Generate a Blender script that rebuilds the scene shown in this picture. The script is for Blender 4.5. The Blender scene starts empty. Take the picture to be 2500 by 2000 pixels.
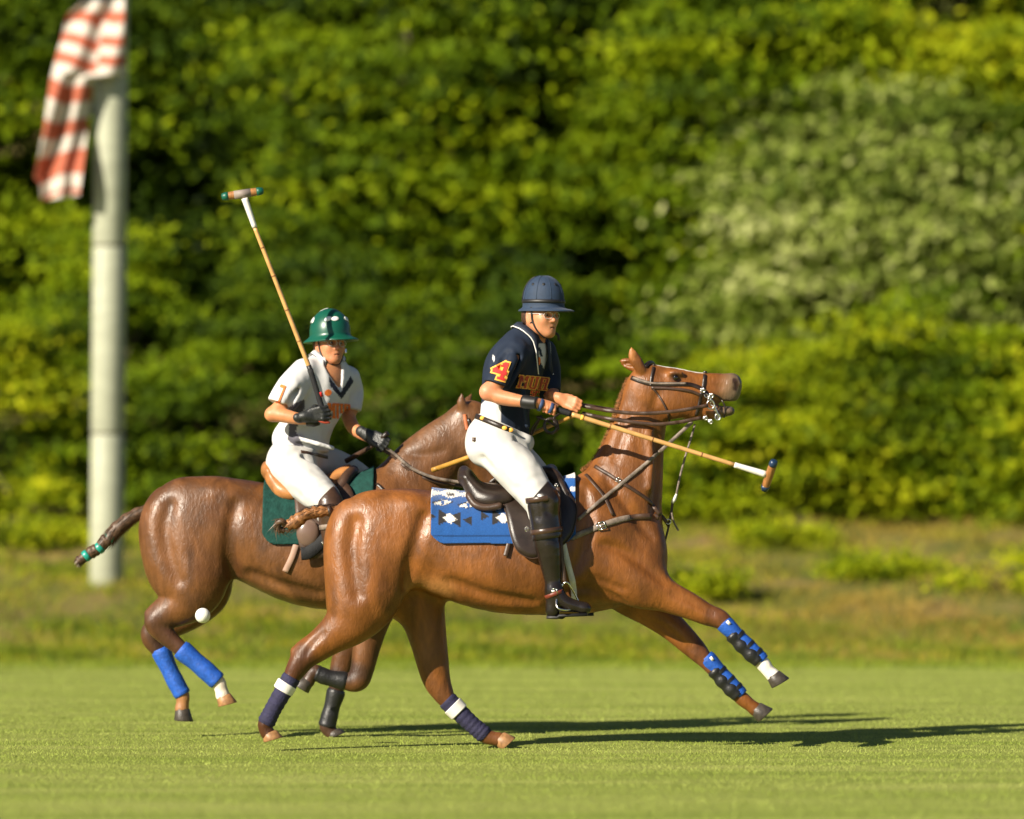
import bpy, bmesh, math, random
import numpy as np
from mathutils import Vector, Matrix
rnd = random.Random(7)
rng = np.random.default_rng(7)
sc = bpy.context.scene
COL = sc.collection
R = math.radians

# ------------------------------------------------------------------ camera, sky, sun, exposure
CAM_D, CAM_H, FPX, HORIZ = 30.0, 1.6, 13050.0, 1134.0
cd = bpy.data.cameras.new('camera')
cam = bpy.data.objects.new('camera', cd)
COL.objects.link(cam)
cam.location = (0, -CAM_D, CAM_H)
cam.rotation_euler = (R(90), 0, 0)
cd.sensor_fit = 'HORIZONTAL'
cd.sensor_width = 36.0
cd.lens = 36.0 * FPX / 2500.0
cd.shift_y = (HORIZ - 1000.0) / 2500.0
cd.clip_start = 0.5
cd.clip_end = 2000
cd.dof.use_dof = True
cd.dof.focus_distance = CAM_D + 0.1
cd.dof.aperture_fstop = 1.1
sc.camera = cam

SUN_EL, SUN_AZ = 29.0, 47.0          # light travels to +x (right) and +y (away), azimuth measured from +y
world = bpy.data.worlds.new('World')
sc.world = world
world.use_nodes = True
wn = world.node_tree
bg = wn.nodes['Background']
sky = wn.nodes.new('ShaderNodeTexSky')
sky.sky_type = 'NISHITA'
sky.sun_disc = False
sky.air_density = 0.6
sky.dust_density = 0.4
sky.sun_elevation = R(SUN_EL)
sky.sun_rotation = R(180 + SUN_AZ)
wn.links.new(sky.outputs[0], bg.inputs[0])
bg.inputs[1].default_value = 0.05
ld = bpy.data.lights.new('sun', 'SUN')
ld.energy = 5.0
ld.angle = R(0.5)
ld.color = (1.0, 0.91, 0.76)
sun = bpy.data.objects.new('sun', ld)
COL.objects.link(sun)
_d = Vector((math.cos(R(SUN_EL)) * math.sin(R(SUN_AZ)), math.cos(R(SUN_EL)) * math.cos(R(SUN_AZ)), -math.sin(R(SUN_EL))))
sun.rotation_euler = _d.to_track_quat('-Z', 'Y').to_euler()
sun.location = (-20, -20, 20)
sc.view_settings.view_transform = 'Standard'
sc.view_settings.look = 'None'
sc.view_settings.exposure = 0.88
sc.view_settings.gamma = 1.0
sc.view_settings.use_curve_mapping = False

# ------------------------------------------------------------------ pixel (2500 x 2000 photo) + depth -> world
def P(px, py, y=0.0):
    s = FPX / (CAM_D + y)
    return np.array([(px - 1250.0) / s, y, CAM_H + (HORIZ - py) / s])
def L(npx, y=0.0):
    return npx * (CAM_D + y) / FPX

# ------------------------------------------------------------------ materials
def nn(nt, t, **kw):
    n = nt.nodes.new(t)
    for k, v in kw.items():
        setattr(n, k, v)
    return n
def mat(name, col, rough=0.55, var=0.12, scale=25.0, bump=0.0, bscale=200.0, metal=0.0, spec=0.5, sheen=0.0,
        attr=False, stretch=(1, 1, 1), bstretch=(1, 1, 1), coat=0.0, sss=0.0, trans=None, col2=None, bdist=0.01, bdet=4):
    m = bpy.data.materials.new(name)
    m.use_nodes = True
    nt = m.node_tree
    b = nt.nodes['Principled BSDF']
    tc = nn(nt, 'ShaderNodeTexCoord')
    mp = nn(nt, 'ShaderNodeMapping')
    mp.inputs['Scale'].default_value = stretch
    nt.links.new(tc.outputs['Object'], mp.inputs[0])
    nz = nn(nt, 'ShaderNodeTexNoise')
    nz.inputs['Scale'].default_value = scale
    nz.inputs['Detail'].default_value = 5
    nt.links.new(mp.outputs[0], nz.inputs['Vector'])
    mr = nn(nt, 'ShaderNodeMapRange')
    mr.inputs[1].default_value = 0.3
    mr.inputs[2].default_value = 0.7
    mr.inputs[3].default_value = 1 - var
    mr.inputs[4].default_value = 1 + var
    nt.links.new(nz.outputs['Fac'], mr.inputs[0])
    mx = nn(nt, 'ShaderNodeMix', data_type='RGBA', blend_type='MULTIPLY')
    mx.inputs[0].default_value = 1.0
    if attr:
        at = nn(nt, 'ShaderNodeAttribute', attribute_name='Col')
        nt.links.new(at.outputs['Color'], mx.inputs[6])
    elif col2 is not None:
        m2 = nn(nt, 'ShaderNodeMix', data_type='RGBA')
        m2.inputs[6].default_value = (*col, 1)
        m2.inputs[7].default_value = (*col2, 1)
        mr2 = nn(nt, 'ShaderNodeMapRange')
        mr2.inputs[1].default_value = 0.42
        mr2.inputs[2].default_value = 0.6
        nt.links.new(nz.outputs['Fac'], mr2.inputs[0])
        nt.links.new(mr2.outputs[0], m2.inputs[0])
        nt.links.new(m2.outputs[2], mx.inputs[6])
    else:
        mx.inputs[6].default_value = (*col, 1)
    nt.links.new(mr.outputs[0], mx.inputs[7])
    nt.links.new(mx.outputs[2], b.inputs['Base Color'])
    b.inputs['Roughness'].default_value = rough
    b.inputs['Metallic'].default_value = metal
    b.inputs['Specular IOR Level'].default_value = spec
    b.inputs['Sheen Weight'].default_value = sheen
    b.inputs['Coat Weight'].default_value = coat
    if sss:
        b.inputs['Subsurface Weight'].default_value = sss
        b.inputs['Subsurface Radius'].default_value = (0.012, 0.004, 0.002)
        b.inputs['Subsurface Scale'].default_value = 1.0
    if bump:
        mp2 = nn(nt, 'ShaderNodeMapping')
        mp2.inputs['Scale'].default_value = bstretch
        nt.links.new(tc.outputs['Object'], mp2.inputs[0])
        n2 = nn(nt, 'ShaderNodeTexNoise')
        n2.inputs['Scale'].default_value = bscale
        n2.inputs['Detail'].default_value = bdet
        nt.links.new(mp2.outputs[0], n2.inputs['Vector'])
        bp = nn(nt, 'ShaderNodeBump')
        bp.inputs['Strength'].default_value = bump
        bp.inputs['Distance'].default_value = bdist
        nt.links.new(n2.outputs['Fac'], bp.inputs['Height'])
        nt.links.new(bp.outputs[0], b.inputs['Normal'])
    if trans is not None:
        tr = nn(nt, 'ShaderNodeBsdfTranslucent')
        mxs = nn(nt, 'ShaderNodeMixShader')
        mxs.inputs[0].default_value = trans
        nt.links.new(mx.outputs[2], tr.inputs[0])
        nt.links.new(b.outputs[0], mxs.inputs[1])
        nt.links.new(tr.outputs[0], mxs.inputs[2])
        nt.links.new(mxs.outputs[0], nt.nodes['Material Output'].inputs[0])
    return m

# ------------------------------------------------------------------ objects
def link(name, me, material=None, parent=None, smooth=True):
    o = bpy.data.objects.new(name, me)
    COL.objects.link(o)
    if material is not None:
        me.materials.clear()
        for m in (material if isinstance(material, (list, tuple)) else [material]):
            me.materials.append(m)
    if smooth and len(me.polygons):
        me.polygons.foreach_set('use_smooth', np.ones(len(me.polygons), dtype=bool))
    if parent is not None:
        o.parent = parent
        o.matrix_parent_inverse = Matrix.Translation(-Vector(parent.location))
    return o
def mesh_np(name, V, faces):
    """V (n,3); faces: (m,3) or (m,4) int array, or list of index lists"""
    me = bpy.data.meshes.new(name)
    V = np.asarray(V, dtype=np.float32)
    if isinstance(faces, np.ndarray):
        k = faces.shape[1]
        me.vertices.add(len(V))
        me.vertices.foreach_set('co', V.ravel())
        me.loops.add(faces.size)
        me.loops.foreach_set('vertex_index', faces.ravel().astype(np.int32))
        me.polygons.add(len(faces))
        me.polygons.foreach_set('loop_start', np.arange(0, faces.size, k, dtype=np.int32))
        me.update(calc_edges=True)
    else:
        me.from_pydata([tuple(map(float, v)) for v in V], [], faces)
    me.validate()
    return me
def tag(o, label, cat=None, group=None, kind=None):
    if label: o['label'] = label
    if cat: o['category'] = cat
    if group: o['group'] = group
    if kind: o['kind'] = kind
    return o
def empty(name, loc, label=None, cat=None, group=None):
    o = bpy.data.objects.new(name, None)
    COL.objects.link(o)
    o.location = tuple(map(float, loc))
    o.empty_display_size = 0.1
    return tag(o, label, cat, group)
def setcol(me, C):
    C = np.array(C, float)
    m = C[:, 2] < .55 * C[:, 0]
    C[m] = C[m] * np.array([1.0, .93, .78])
    a = me.color_attributes.new('Col', 'FLOAT_COLOR', 'POINT')
    C4 = np.ones((len(C), 4), dtype=np.float32)
    C4[:, :3] = C
    a.data.foreach_set('color', C4.ravel())

# ------------------------------------------------------------------ curves
def crom(pts, n):
    """Catmull-Rom resample of rows (any dimension) to n samples"""
    p = np.asarray(pts, dtype=float)
    if len(p) == 2:
        t = np.linspace(0, 1, n)[:, None]
        return p[0] * (1 - t) + p[1] * t
    q = np.vstack([2 * p[0] - p[1], p, 2 * p[-1] - p[-2]])
    out = []
    for u in np.linspace(0, len(p) - 1 - 1e-9, n):
        i = int(u); t = u - i
        a, b, c, d = q[i], q[i + 1], q[i + 2], q[i + 3]
        out.append(0.5 * (2 * b + (c - a) * t + (2 * a - 5 * b + 4 * c - d) * t * t + (3 * b - a - 3 * c + d) * t ** 3))
    return np.array(out)
def frames(pts, ref=(0, -1, 0)):
    p = np.asarray(pts)
    T = np.gradient(p, axis=0)
    T /= np.linalg.norm(T, axis=1)[:, None] + 1e-12
    N = np.tile(np.asarray(ref, float), (len(p), 1)) if np.ndim(ref) == 1 else np.asarray(ref, float)
    N = N - (N * T).sum(1)[:, None] * T
    ln = np.linalg.norm(N, axis=1)
    bad = ln < 1e-4
    N[bad] = np.array([0.3, 0.2, 0.9])
    N = N - (N * T).sum(1)[:, None] * T
    N /= np.linalg.norm(N, axis=1)[:, None]
    B = np.cross(T, N)
    return T, N, B
def strip(pts, nrm, width, thick):
    """flat strap: rounded-rectangle section along pts, facing nrm"""
    p = np.asarray(pts)
    T, N, B = frames(p, nrm)
    w = np.broadcast_to(np.asarray(width, float), (len(p),))[:, None] / 2
    t = thick / 2
    prof = [(-1, -.5), (-.85, 1), (.85, 1), (1, -.5), (.85, -1), (-.85, -1)]
    V = np.stack([p + B * w * a + N * t * b for a, b in prof], axis=1).reshape(-1, 3)
    k = len(prof); F = []
    for i in range(len(p) - 1):
        for j in range(k):
            F.append([i * k + j, i * k + (j + 1) % k, (i + 1) * k + (j + 1) % k, (i + 1) * k + j])
    F.append(list(range(k))[::-1]); F.append([(len(p) - 1) * k + j for j in range(k)])
    return V, F
def tubeg(pts, rad, sides=10, ref=(0, -1, 0), flat=1.0, caps=True):
    p = np.asarray(pts)
    T, N, B = frames(p, ref)
    r = np.broadcast_to(np.asarray(rad, float), (len(p),))
    a = np.linspace(0, 2 * math.pi, sides, endpoint=False)
    V = (p[:, None] + r[:, None, None] * (np.cos(a)[None, :, None] * B[:, None] + flat * np.sin(a)[None, :, None] * N[:, None])).reshape(-1, 3)
    F = []
    for i in range(len(p) - 1):
        for j in range(sides):
            F.append([i * sides + j, i * sides + (j + 1) % sides, (i + 1) * sides + (j + 1) % sides, (i + 1) * sides + j])
    if caps:
        F.append(list(range(sides))[::-1]); F.append([(len(p) - 1) * sides + j for j in range(sides)])
    return V, F
def joing(*gs):
    VV = []; FF = []; o = 0
    for V, F in gs:
        VV.append(np.asarray(V)); FF += [[i + o for i in f] for f in F]; o += len(V)
    return np.vstack(VV), FF
def lathe(profile, sides=24, cap=True):
    """profile list of (r, z) about local z"""
    a = np.linspace(0, 2 * math.pi, sides, endpoint=False)
    V = np.array([[r * math.cos(t), r * math.sin(t), z] for r, z in profile for t in a])
    F = []
    for i in range(len(profile) - 1):
        for j in range(sides):
            F.append([i * sides + j, i * sides + (j + 1) % sides, (i + 1) * sides + (j + 1) % sides, (i + 1) * sides + j])
    if cap:
        F.append(list(range(sides))[::-1]); F.append([(len(profile) - 1) * sides + j for j in range(sides)])
    return V, F
def basis(z, x=None):
    z = np.asarray(z, float); z = z / np.linalg.norm(z)
    x = np.array([1.0, 0, 0]) if x is None else np.asarray(x, float)
    x = x - (x @ z) * z
    if np.linalg.norm(x) < 1e-3:
        x = np.array([0, 0, 1.0]) - z[2] * z
    x /= np.linalg.norm(x)
    return np.column_stack([x, np.cross(z, x), z])
def xf(V, M, c):
    return np.asarray(V) @ np.asarray(M).T + np.asarray(c)

# ------------------------------------------------------------------ signed distance fields -> continuous organic meshes
def smin(a, b, k):
    if k <= 0: return np.minimum(a, b)
    h = np.maximum(k - np.abs(a - b), 0) / k
    return np.minimum(a, b) - h * h * k * 0.25
MARG = 0.14
class Field:
    def __init__(self):
        self.ops = []
    def copy(self):
        f = Field(); f.ops = list(self.ops); return f
    def chain(self, pts, r, f=1.0, w=(0, 1, 0), k=0.03, n=None, sub=False):
        """round cone chain; half size along w is r/f"""
        pts = np.asarray(pts, float)
        r = np.broadcast_to(np.asarray(r, float), (len(pts),)); f = np.broadcast_to(np.asarray(f, float), (len(pts),))
        A = np.column_stack([pts, r, f])
        if n and len(pts) > 2:
            A = crom(A, n); A[:, 3:] = np.maximum(A[:, 3:], 0.002)
        w = np.asarray(w, float); w = w / np.linalg.norm(w)
        self.ops.append(('c', A, w, k, sub))
        return self
    def ell(self, c, r, k=0.03, M=None, sub=False):
        self.ops.append(('e', np.asarray(c, float), np.asarray(r, float) * np.ones(3), k, sub, np.eye(3) if M is None else np.asarray(M)))
        return self
    def cut(self, c, n, rad):
        n = np.asarray(n, float)
        self.ops.append(('k', np.asarray(c, float), n / np.linalg.norm(n), rad))
        return self
    def bounds(self):
        lo = np.full(3, 1e9); hi = -lo
        for o in self.ops:
            if o[0] == 'c' and not o[4]:
                rr = (o[1][:, 3] * np.maximum(1, 1 / o[1][:, 4]))[:, None]
                lo = np.minimum(lo, (o[1][:, :3] - rr).min(0)); hi = np.maximum(hi, (o[1][:, :3] + rr).max(0))
            elif o[0] == 'e' and not o[4]:
                rr = np.abs(o[5]) @ o[2]
                lo = np.minimum(lo, o[1] - rr); hi = np.maximum(hi, o[1] + rr)
        return lo, hi
    def __call__(self, p):
        p = np.asarray(p, float)
        d = np.full(len(p), 1.0)
        for o in self.ops:
            if o[0] == 'k':
                _, c, n, rad = o
                m = ((p - c) ** 2).sum(1) < rad * rad
                d[m] = np.maximum(d[m], (p[m] - c) @ n)
                continue
            if o[0] == 'e':
                _, c, r, k, sub, M = o
                rr = np.abs(M) @ r + MARG
                m = np.nonzero((np.abs(p - c) < rr).all(1))[0]
                if not len(m): continue
                q = ((p[m] - c) @ M) / r
                e = (np.sqrt((q * q).sum(1)) - 1) * r.min()
            else:
                _, A, w, k, sub = o
                rr = (A[:, 3] * np.maximum(1, 1 / A[:, 4]))[:, None] + MARG
                lo = (A[:, :3] - rr).min(0); hi = (A[:, :3] + rr).max(0)
                m = np.nonzero(((p > lo) & (p < hi)).all(1))[0]
                if not len(m): continue
                q0 = p[m]
                e = np.full(len(m), 1.0)
                for i in range(len(A) - 1):
                    a, b = A[i], A[i + 1]
                    if len(A) > 4:
                        R_ = max(rr[i, 0], rr[i + 1, 0])
                        l2 = np.minimum(a[:3], b[:3]) - R_; h2 = np.maximum(a[:3], b[:3]) + R_
                        j = np.nonzero(((q0 > l2) & (q0 < h2)).all(1))[0]
                        if not len(j): continue
                        qq = q0[j]
                    else:
                        j = slice(None); qq = q0
                    ab = b[:3] - a[:3]; L2 = ab @ ab + 1e-12
                    t = np.clip(((qq - a[:3]) @ ab) / L2, 0, 1)
                    v = qq - a[:3] - t[:, None] * ab
                    ff = a[4] + (b[4] - a[4]) * t
                    vw = v @ w
                    l = np.sqrt(np.maximum((v * v).sum(1) + (ff * ff - 1) * vw * vw, 0))
                    e[j] = np.minimum(e[j], l - (a[3] + (b[3] - a[3]) * t))
            if sub:
                d[m] = -smin(-d[m], e, k)
            else:
                d[m] = smin(d[m], e, k)
        return d
    def grad(self, p, h=0.004):
        p = np.asarray(p, float)
        g = np.stack([self(p + np.eye(3)[i] * h) - self(p - np.eye(3)[i] * h) for i in range(3)], 1)
        return g / (np.linalg.norm(g, axis=1)[:, None] + 1e-9)
    def mesh(self, h, smooth=1, clip=None):
        lo, hi = self.bounds()
        lo = lo - 3 * h; hi = hi + 3 * h
        c = 4
        nc = np.ceil((hi - lo) / (c * h)).astype(int) + 1
        ax = [lo[i] + np.arange(nc[i]) * c * h for i in range(3)]
        G = np.stack(np.meshgrid(*ax, indexing='ij'), -1).reshape(-1, 3)
        dc = self(G).reshape(nc)
        act = np.abs(dc) < 2.3 * c * h
        cell = np.zeros(nc - 1, bool)
        for a in (0, 1):
            for b in (0, 1):
                for e in (0, 1):
                    cell |= act[a:nc[0] - 1 + a, b:nc[1] - 1 + b, e:nc[2] - 1 + e]
        nf = (nc - 1) * c + 1
        V = np.repeat(np.repeat(np.repeat(np.where(dc[:-1, :-1, :-1] < 0, -1.0, 1.0).astype(np.float32), c, 0), c, 1), c, 2)
        V = np.pad(V, ((0, 1),) * 3, constant_values=1.0)
        msk = np.repeat(np.repeat(np.repeat(cell, c, 0), c, 1), c, 2)
        msk = np.pad(msk, ((0, 1),) * 3)
        for axn in range(3):
            s1 = [slice(None)] * 3; s2 = [slice(None)] * 3
            s1[axn] = slice(1, None); s2[axn] = slice(None, -1)
            mm = msk.copy(); mm[tuple(s1)] |= msk[tuple(s2)]; msk = mm
        idx = np.argwhere(msk)
        pts = lo + idx * h
        for i in range(0, len(pts), 400000):
            ii = idx[i:i + 400000]
            V[ii[:, 0], ii[:, 1], ii[:, 2]] = self(pts[i:i + 400000])
        S = (V < 0)
        s8 = np.zeros(np.array(V.shape) - 1, np.uint8)
        offs = [(a, b, e) for a in (0, 1) for b in (0, 1) for e in (0, 1)]
        n0, n1, n2 = V.shape
        for a, b, e in offs:
            s8 += S[a:n0 - 1 + a, b:n1 - 1 + b, e:n2 - 1 + e]
        ci = np.argwhere((s8 > 0) & (s8 < 8))
        cv = np.stack([V[ci[:, 0] + a, ci[:, 1] + b, ci[:, 2] + e] for a, b, e in offs], 1)
        acc = np.zeros((len(ci), 3)); cnt = np.zeros(len(ci))
        oa = np.array(offs, float)
        for i in range(8):
            for j in range(i + 1, 8):
                if np.abs(oa[i] - oa[j]).sum() == 1:
                    x = (cv[:, i] < 0) != (cv[:, j] < 0)
                    t = cv[x, i] / (cv[x, i] - cv[x, j])
                    acc[x] += oa[i] + t[:, None] * (oa[j] - oa[i]); cnt[x] += 1
        vert = lo + (ci + acc / cnt[:, None]) * h
        vid = np.full(s8.shape, -1, np.int32)
        vid[ci[:, 0], ci[:, 1], ci[:, 2]] = np.arange(len(ci))
        Q = []
        for axn in range(3):
            u, w = [(1, 2), (2, 0), (0, 1)][axn]
            s1 = [slice(None)] * 3; s2 = [slice(None)] * 3
            s1[axn] = slice(1, None); s2[axn] = slice(None, -1)
            e1 = S[tuple(s2)]; e2 = S[tuple(s1)]
            e = np.argwhere(e1 != e2)
            e = e[(e[:, u] > 0) & (e[:, w] > 0) & (e[:, u] < s8.shape[u]) & (e[:, w] < s8.shape[w])]
            flip = e1[e[:, 0], e[:, 1], e[:, 2]]
            du = np.zeros(3, int); du[u] = 1; dw = np.zeros(3, int); dw[w] = 1
            q = [e - du - dw, e - dw, e, e - du]
            q = np.stack([vid[z[:, 0], z[:, 1], z[:, 2]] for z in q], 1)
            q[~flip] = q[~flip][:, ::-1]
            Q.append(q)
        Q = np.vstack(Q)
        Q = Q[(Q >= 0).all(1)]
        for _ in range(smooth):
            E = np.vstack([Q[:, [0, 1]], Q[:, [1, 2]], Q[:, [2, 3]], Q[:, [3, 0]]])
            s = np.zeros_like(vert); n = np.zeros(len(vert))
            for k_ in range(3):
                s[:, k_] = np.bincount(E[:, 0], vert[E[:, 1], k_], len(vert)) + np.bincount(E[:, 1], vert[E[:, 0], k_], len(vert))
            n = np.bincount(E[:, 0], minlength=len(vert)) + np.bincount(E[:, 1], minlength=len(vert))
            vert = 0.5 * vert + 0.5 * s / np.maximum(n, 1)[:, None]
        return vert, Q

def proj(field, pix, off=0.004, y0=-0.75, y1=0.45, n=90):
    """camera rays through photo pixels -> first point where field < off (nan when missed)"""
    pix = np.asarray(pix, float)
    ys = np.linspace(y0, y1, n)
    out = np.full((len(pix), 3), np.nan)
    A = np.array([[P(a, b, y) for y in ys] for a, b in pix[:, :2]])
    d = field(A.reshape(-1, 3)).reshape(len(pix), n) - off
    for i in range(len(pix)):
        j = np.nonzero(d[i] < 0)[0]
        if len(j) and j[0] > 0:
            j = j[0]; t = d[i, j - 1] / (d[i, j - 1] - d[i, j])
            out[i] = A[i, j - 1] * (1 - t) + A[i, j] * t
    return out
def outward(field, C, D, off, tmax=0.7):
    """from interior points C along directions D to the level field = off"""
    lo = np.zeros(len(C)); hi = np.full(len(C), tmax)
    for _ in range(16):
        m = (lo + hi) / 2
        ins = field(C + D * m[:, None]) < off
        lo = np.where(ins, m, lo); hi = np.where(ins, hi, m)
    return C + D * ((lo + hi) / 2)[:, None]
# ================================================================== ground
def zbank(y):
    return np.interp(y, [13.2, 14.4, 16.6, 20, 24, 40, 60, 140], [0.0, 0.12, 0.54, 1.05, 2.3, 8.0, 13.0, 22.0])
def nz2(x, y, s=1.0):
    return (np.sin(x * 1.7 * s + 1.3) * np.cos(y * 2.3 * s + .4) + .6 * np.sin(x * 4.1 * s + y * 3.3 * s) + .4 * np.sin(x * 9.2 * s - y * 7.7 * s + 2)) / 2.0

def ground_mat(name, c1, c2, c3, sx, sy):
    m = bpy.data.materials.new(name); m.use_nodes = True
    nt = m.node_tree; b = nt.nodes['Principled BSDF']
    tc = nn(nt, 'ShaderNodeTexCoord'); mp = nn(nt, 'ShaderNodeMapping')
    mp.inputs['Scale'].default_value = (sx, sy, 1)
    nt.links.new(tc.outputs['Object'], mp.inputs[0])
    n1 = nn(nt, 'ShaderNodeTexNoise'); n1.inputs['Scale'].default_value = 1.0; n1.inputs['Detail'].default_value = 8
    nt.links.new(mp.outputs[0], n1.inputs['Vector'])
    cr = nn(nt, 'ShaderNodeValToRGB')
    cr.color_ramp.elements[0].position = .32; cr.color_ramp.elements[0].color = (*c1, 1)
    cr.color_ramp.elements[1].position = .70; cr.color_ramp.elements[1].color = (*c3, 1)
    e = cr.color_ramp.elements.new(.5); e.color = (*c2, 1)
    nt.links.new(n1.outputs['Fac'], cr.inputs[0])
    n2 = nn(nt, 'ShaderNodeTexNoise'); n2.inputs['Scale'].default_value = 90; n2.inputs['Detail'].default_value = 4
    nt.links.new(tc.outputs['Object'], n2.inputs['Vector'])
    bp = nn(nt, 'ShaderNodeBump'); bp.inputs['Strength'].default_value = .6; bp.inputs['Distance'].default_value = .03
    nt.links.new(n2.outputs['Fac'], bp.inputs['Height'])
    nt.links.new(bp.outputs[0], b.inputs['Normal'])
    nt.links.new(cr.outputs[0], b.inputs['Base Color'])
    b.inputs['Roughness'].default_value = .9
    b.inputs['Specular IOR Level'].default_value = .2
    return m
turfM = ground_mat('mown_turf', (0.19, 0.235, 0.035), (0.25, 0.285, 0.055), (0.32, 0.34, 0.085), .35, 2.2)
bankM = ground_mat('rough_bank', (0.06, 0.085, 0.010), (0.13, 0.13, 0.025), (0.26, 0.17, 0.07), .8, 1.3)

xs = np.linspace(-70, 70, 57); ys = np.linspace(-45, 13.25, 40)
G = np.stack(np.meshgrid(xs, ys, indexing='ij'), -1).reshape(-1, 2)
V = np.column_stack([G, np.zeros(len(G))])
ii = np.arange(len(xs) * len(ys)).reshape(len(xs), len(ys))
Q = np.stack([ii[:-1, :-1], ii[1:, :-1], ii[1:, 1:], ii[:-1, 1:]], -1).reshape(-1, 4)
tag(link('field', mesh_np('field', V, Q), turfM), 'mown green polo field', kind='structure')
xs = np.concatenate([np.linspace(-70, -13, 20), np.linspace(-12, 12, 97), np.linspace(13, 70, 20)])
ys = np.concatenate([np.linspace(13.2, 25, 60), np.linspace(25.5, 140, 60)])
G = np.stack(np.meshgrid(xs, ys, indexing='ij'), -1).reshape(-1, 2)
amp = np.clip((G[:, 1] - 13.2) / 4, 0, 1) * .07
V = np.column_stack([G, zbank(G[:, 1]) + amp * nz2(G[:, 0], G[:, 1]) - .004])
ii = np.arange(len(xs) * len(ys)).reshape(len(xs), len(ys))
Q = np.stack([ii[:-1, :-1], ii[1:, :-1], ii[1:, 1:], ii[:-1, 1:]], -1).reshape(-1, 4)
tag(link('bank', mesh_np('bank', V, Q), bankM), 'rough grassy bank rising behind the field', kind='structure')

def blades(n, xr, yr, hgt, wid, zf, cols, seed, lean=.5, dens=None, patch=(.35, .35, 2.2), grain=.22):
    g = np.random.default_rng(seed)
    x = g.uniform(*xr, n); y = g.uniform(*yr, n)
    if dens is not None:
        k = g.uniform(0, 1, n) < dens(x, y); x = x[k]; y = y[k]; n = len(x)
    z = zf(x, y)
    h = g.uniform(.45, 1.0, n) * hgt * (1 + .3 * nz2(x, y, 2))
    a = g.uniform(0, 2 * math.pi, n); w = wid * g.uniform(.6, 1.3, n)
    la = g.uniform(0, 2 * math.pi, n); ll = h * lean * g.uniform(.1, 1, n)
    b = np.column_stack([x, y, z - .004])
    s = np.column_stack([np.cos(a) * w, np.sin(a) * w, np.zeros(n)])
    t = b + np.column_stack([np.cos(la) * ll, np.sin(la) * ll, h])
    V = np.stack([b - s, b + s, t], 1).reshape(-1, 3)
    F = np.arange(3 * n, dtype=np.int32).reshape(-1, 3)
    c = np.asarray(cols)
    f = np.clip(.5 + patch[0] * nz2(x * patch[1], y * patch[2], 1.0) + g.normal(0, grain, n), 0, .999) * (len(c) - 1)
    i = f.astype(int); fr = (f - i)[:, None]
    C = c[i] * (1 - fr) + c[np.minimum(i + 1, len(c) - 1)] * fr
    return V, F, np.repeat(C, 3, 0)
grassM = mat('grass_blade', (0, 0, 0), rough=.7, var=.05, attr=True, spec=.15, trans=.10)
V, F, C = blades(420000, (-6.6, 6.6), (-7.2, 13.4), .017, .0032, lambda x, y: 0 * x, [(0.23, 0.315, 0.055), (0.285, 0.37, 0.085), (0.36, 0.43, 0.125)], 1, lean=1.4, patch=(.55, .22, 1.7), grain=.08)
me = mesh_np('mown_grass', V, F); setcol(me, C)
tag(link('mown_grass', me, grassM, smooth=False), 'short mown grass covering the polo field', 'grass', kind='stuff')
zb = lambda x, y: zbank(y) + np.clip((y - 13.2) / 4, 0, 1) * .07 * nz2(x, y)
V, F, C = blades(150000, (-11, 11), (13.1, 21.5), .105, .0055, zb, [(0.05, 0.095, 0.003), (0.13, 0.20, 0.006), (0.24, 0.29, 0.010), (0.34, 0.33, 0.02), (0.36, 0.27, 0.09)], 2, lean=1.4,
                 dens=lambda x, y: np.clip(.62 + .9 * nz2(x, y, .8), .06, 1), patch=(.62, .8, 1.5))
w_ = (np.clip((V[:, 0] - 1.0) / 2, 0, 1) * np.clip(.55 + .6 * nz2(V[:, 0], V[:, 1], .6), 0, .8))[:, None]
C = C * (1 - w_) + np.array((0.34, 0.23, 0.06)) * w_
me = mesh_np('rough_grass', V, F); setcol(me, C)
tag(link('rough_grass', me, grassM, smooth=False), 'long rough grass on the bank behind the field', 'grass', kind='stuff')

V, F, C = blades(90000, (-8, 8), (11.2, 15.2), .055, .0045, lambda x, y: np.where(y > 13.2, zb(x, np.maximum(y, 13.2)), 0), [(0.08, 0.14, 0.008), (0.16, 0.23, 0.02), (0.26, 0.31, 0.04)], 5, lean=.8,
                 dens=lambda x, y: np.clip((y - 11.2) / 2.4 + .5 * nz2(x, y, 1.3), 0, 1), patch=(.5, .5, 2.0))
me = mesh_np('edge_grass', V, F); setcol(me, C)
tag(link('edge_grass', me, grassM, smooth=False), 'ragged grass along the edge of the mown field', 'grass', kind='stuff')

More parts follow.
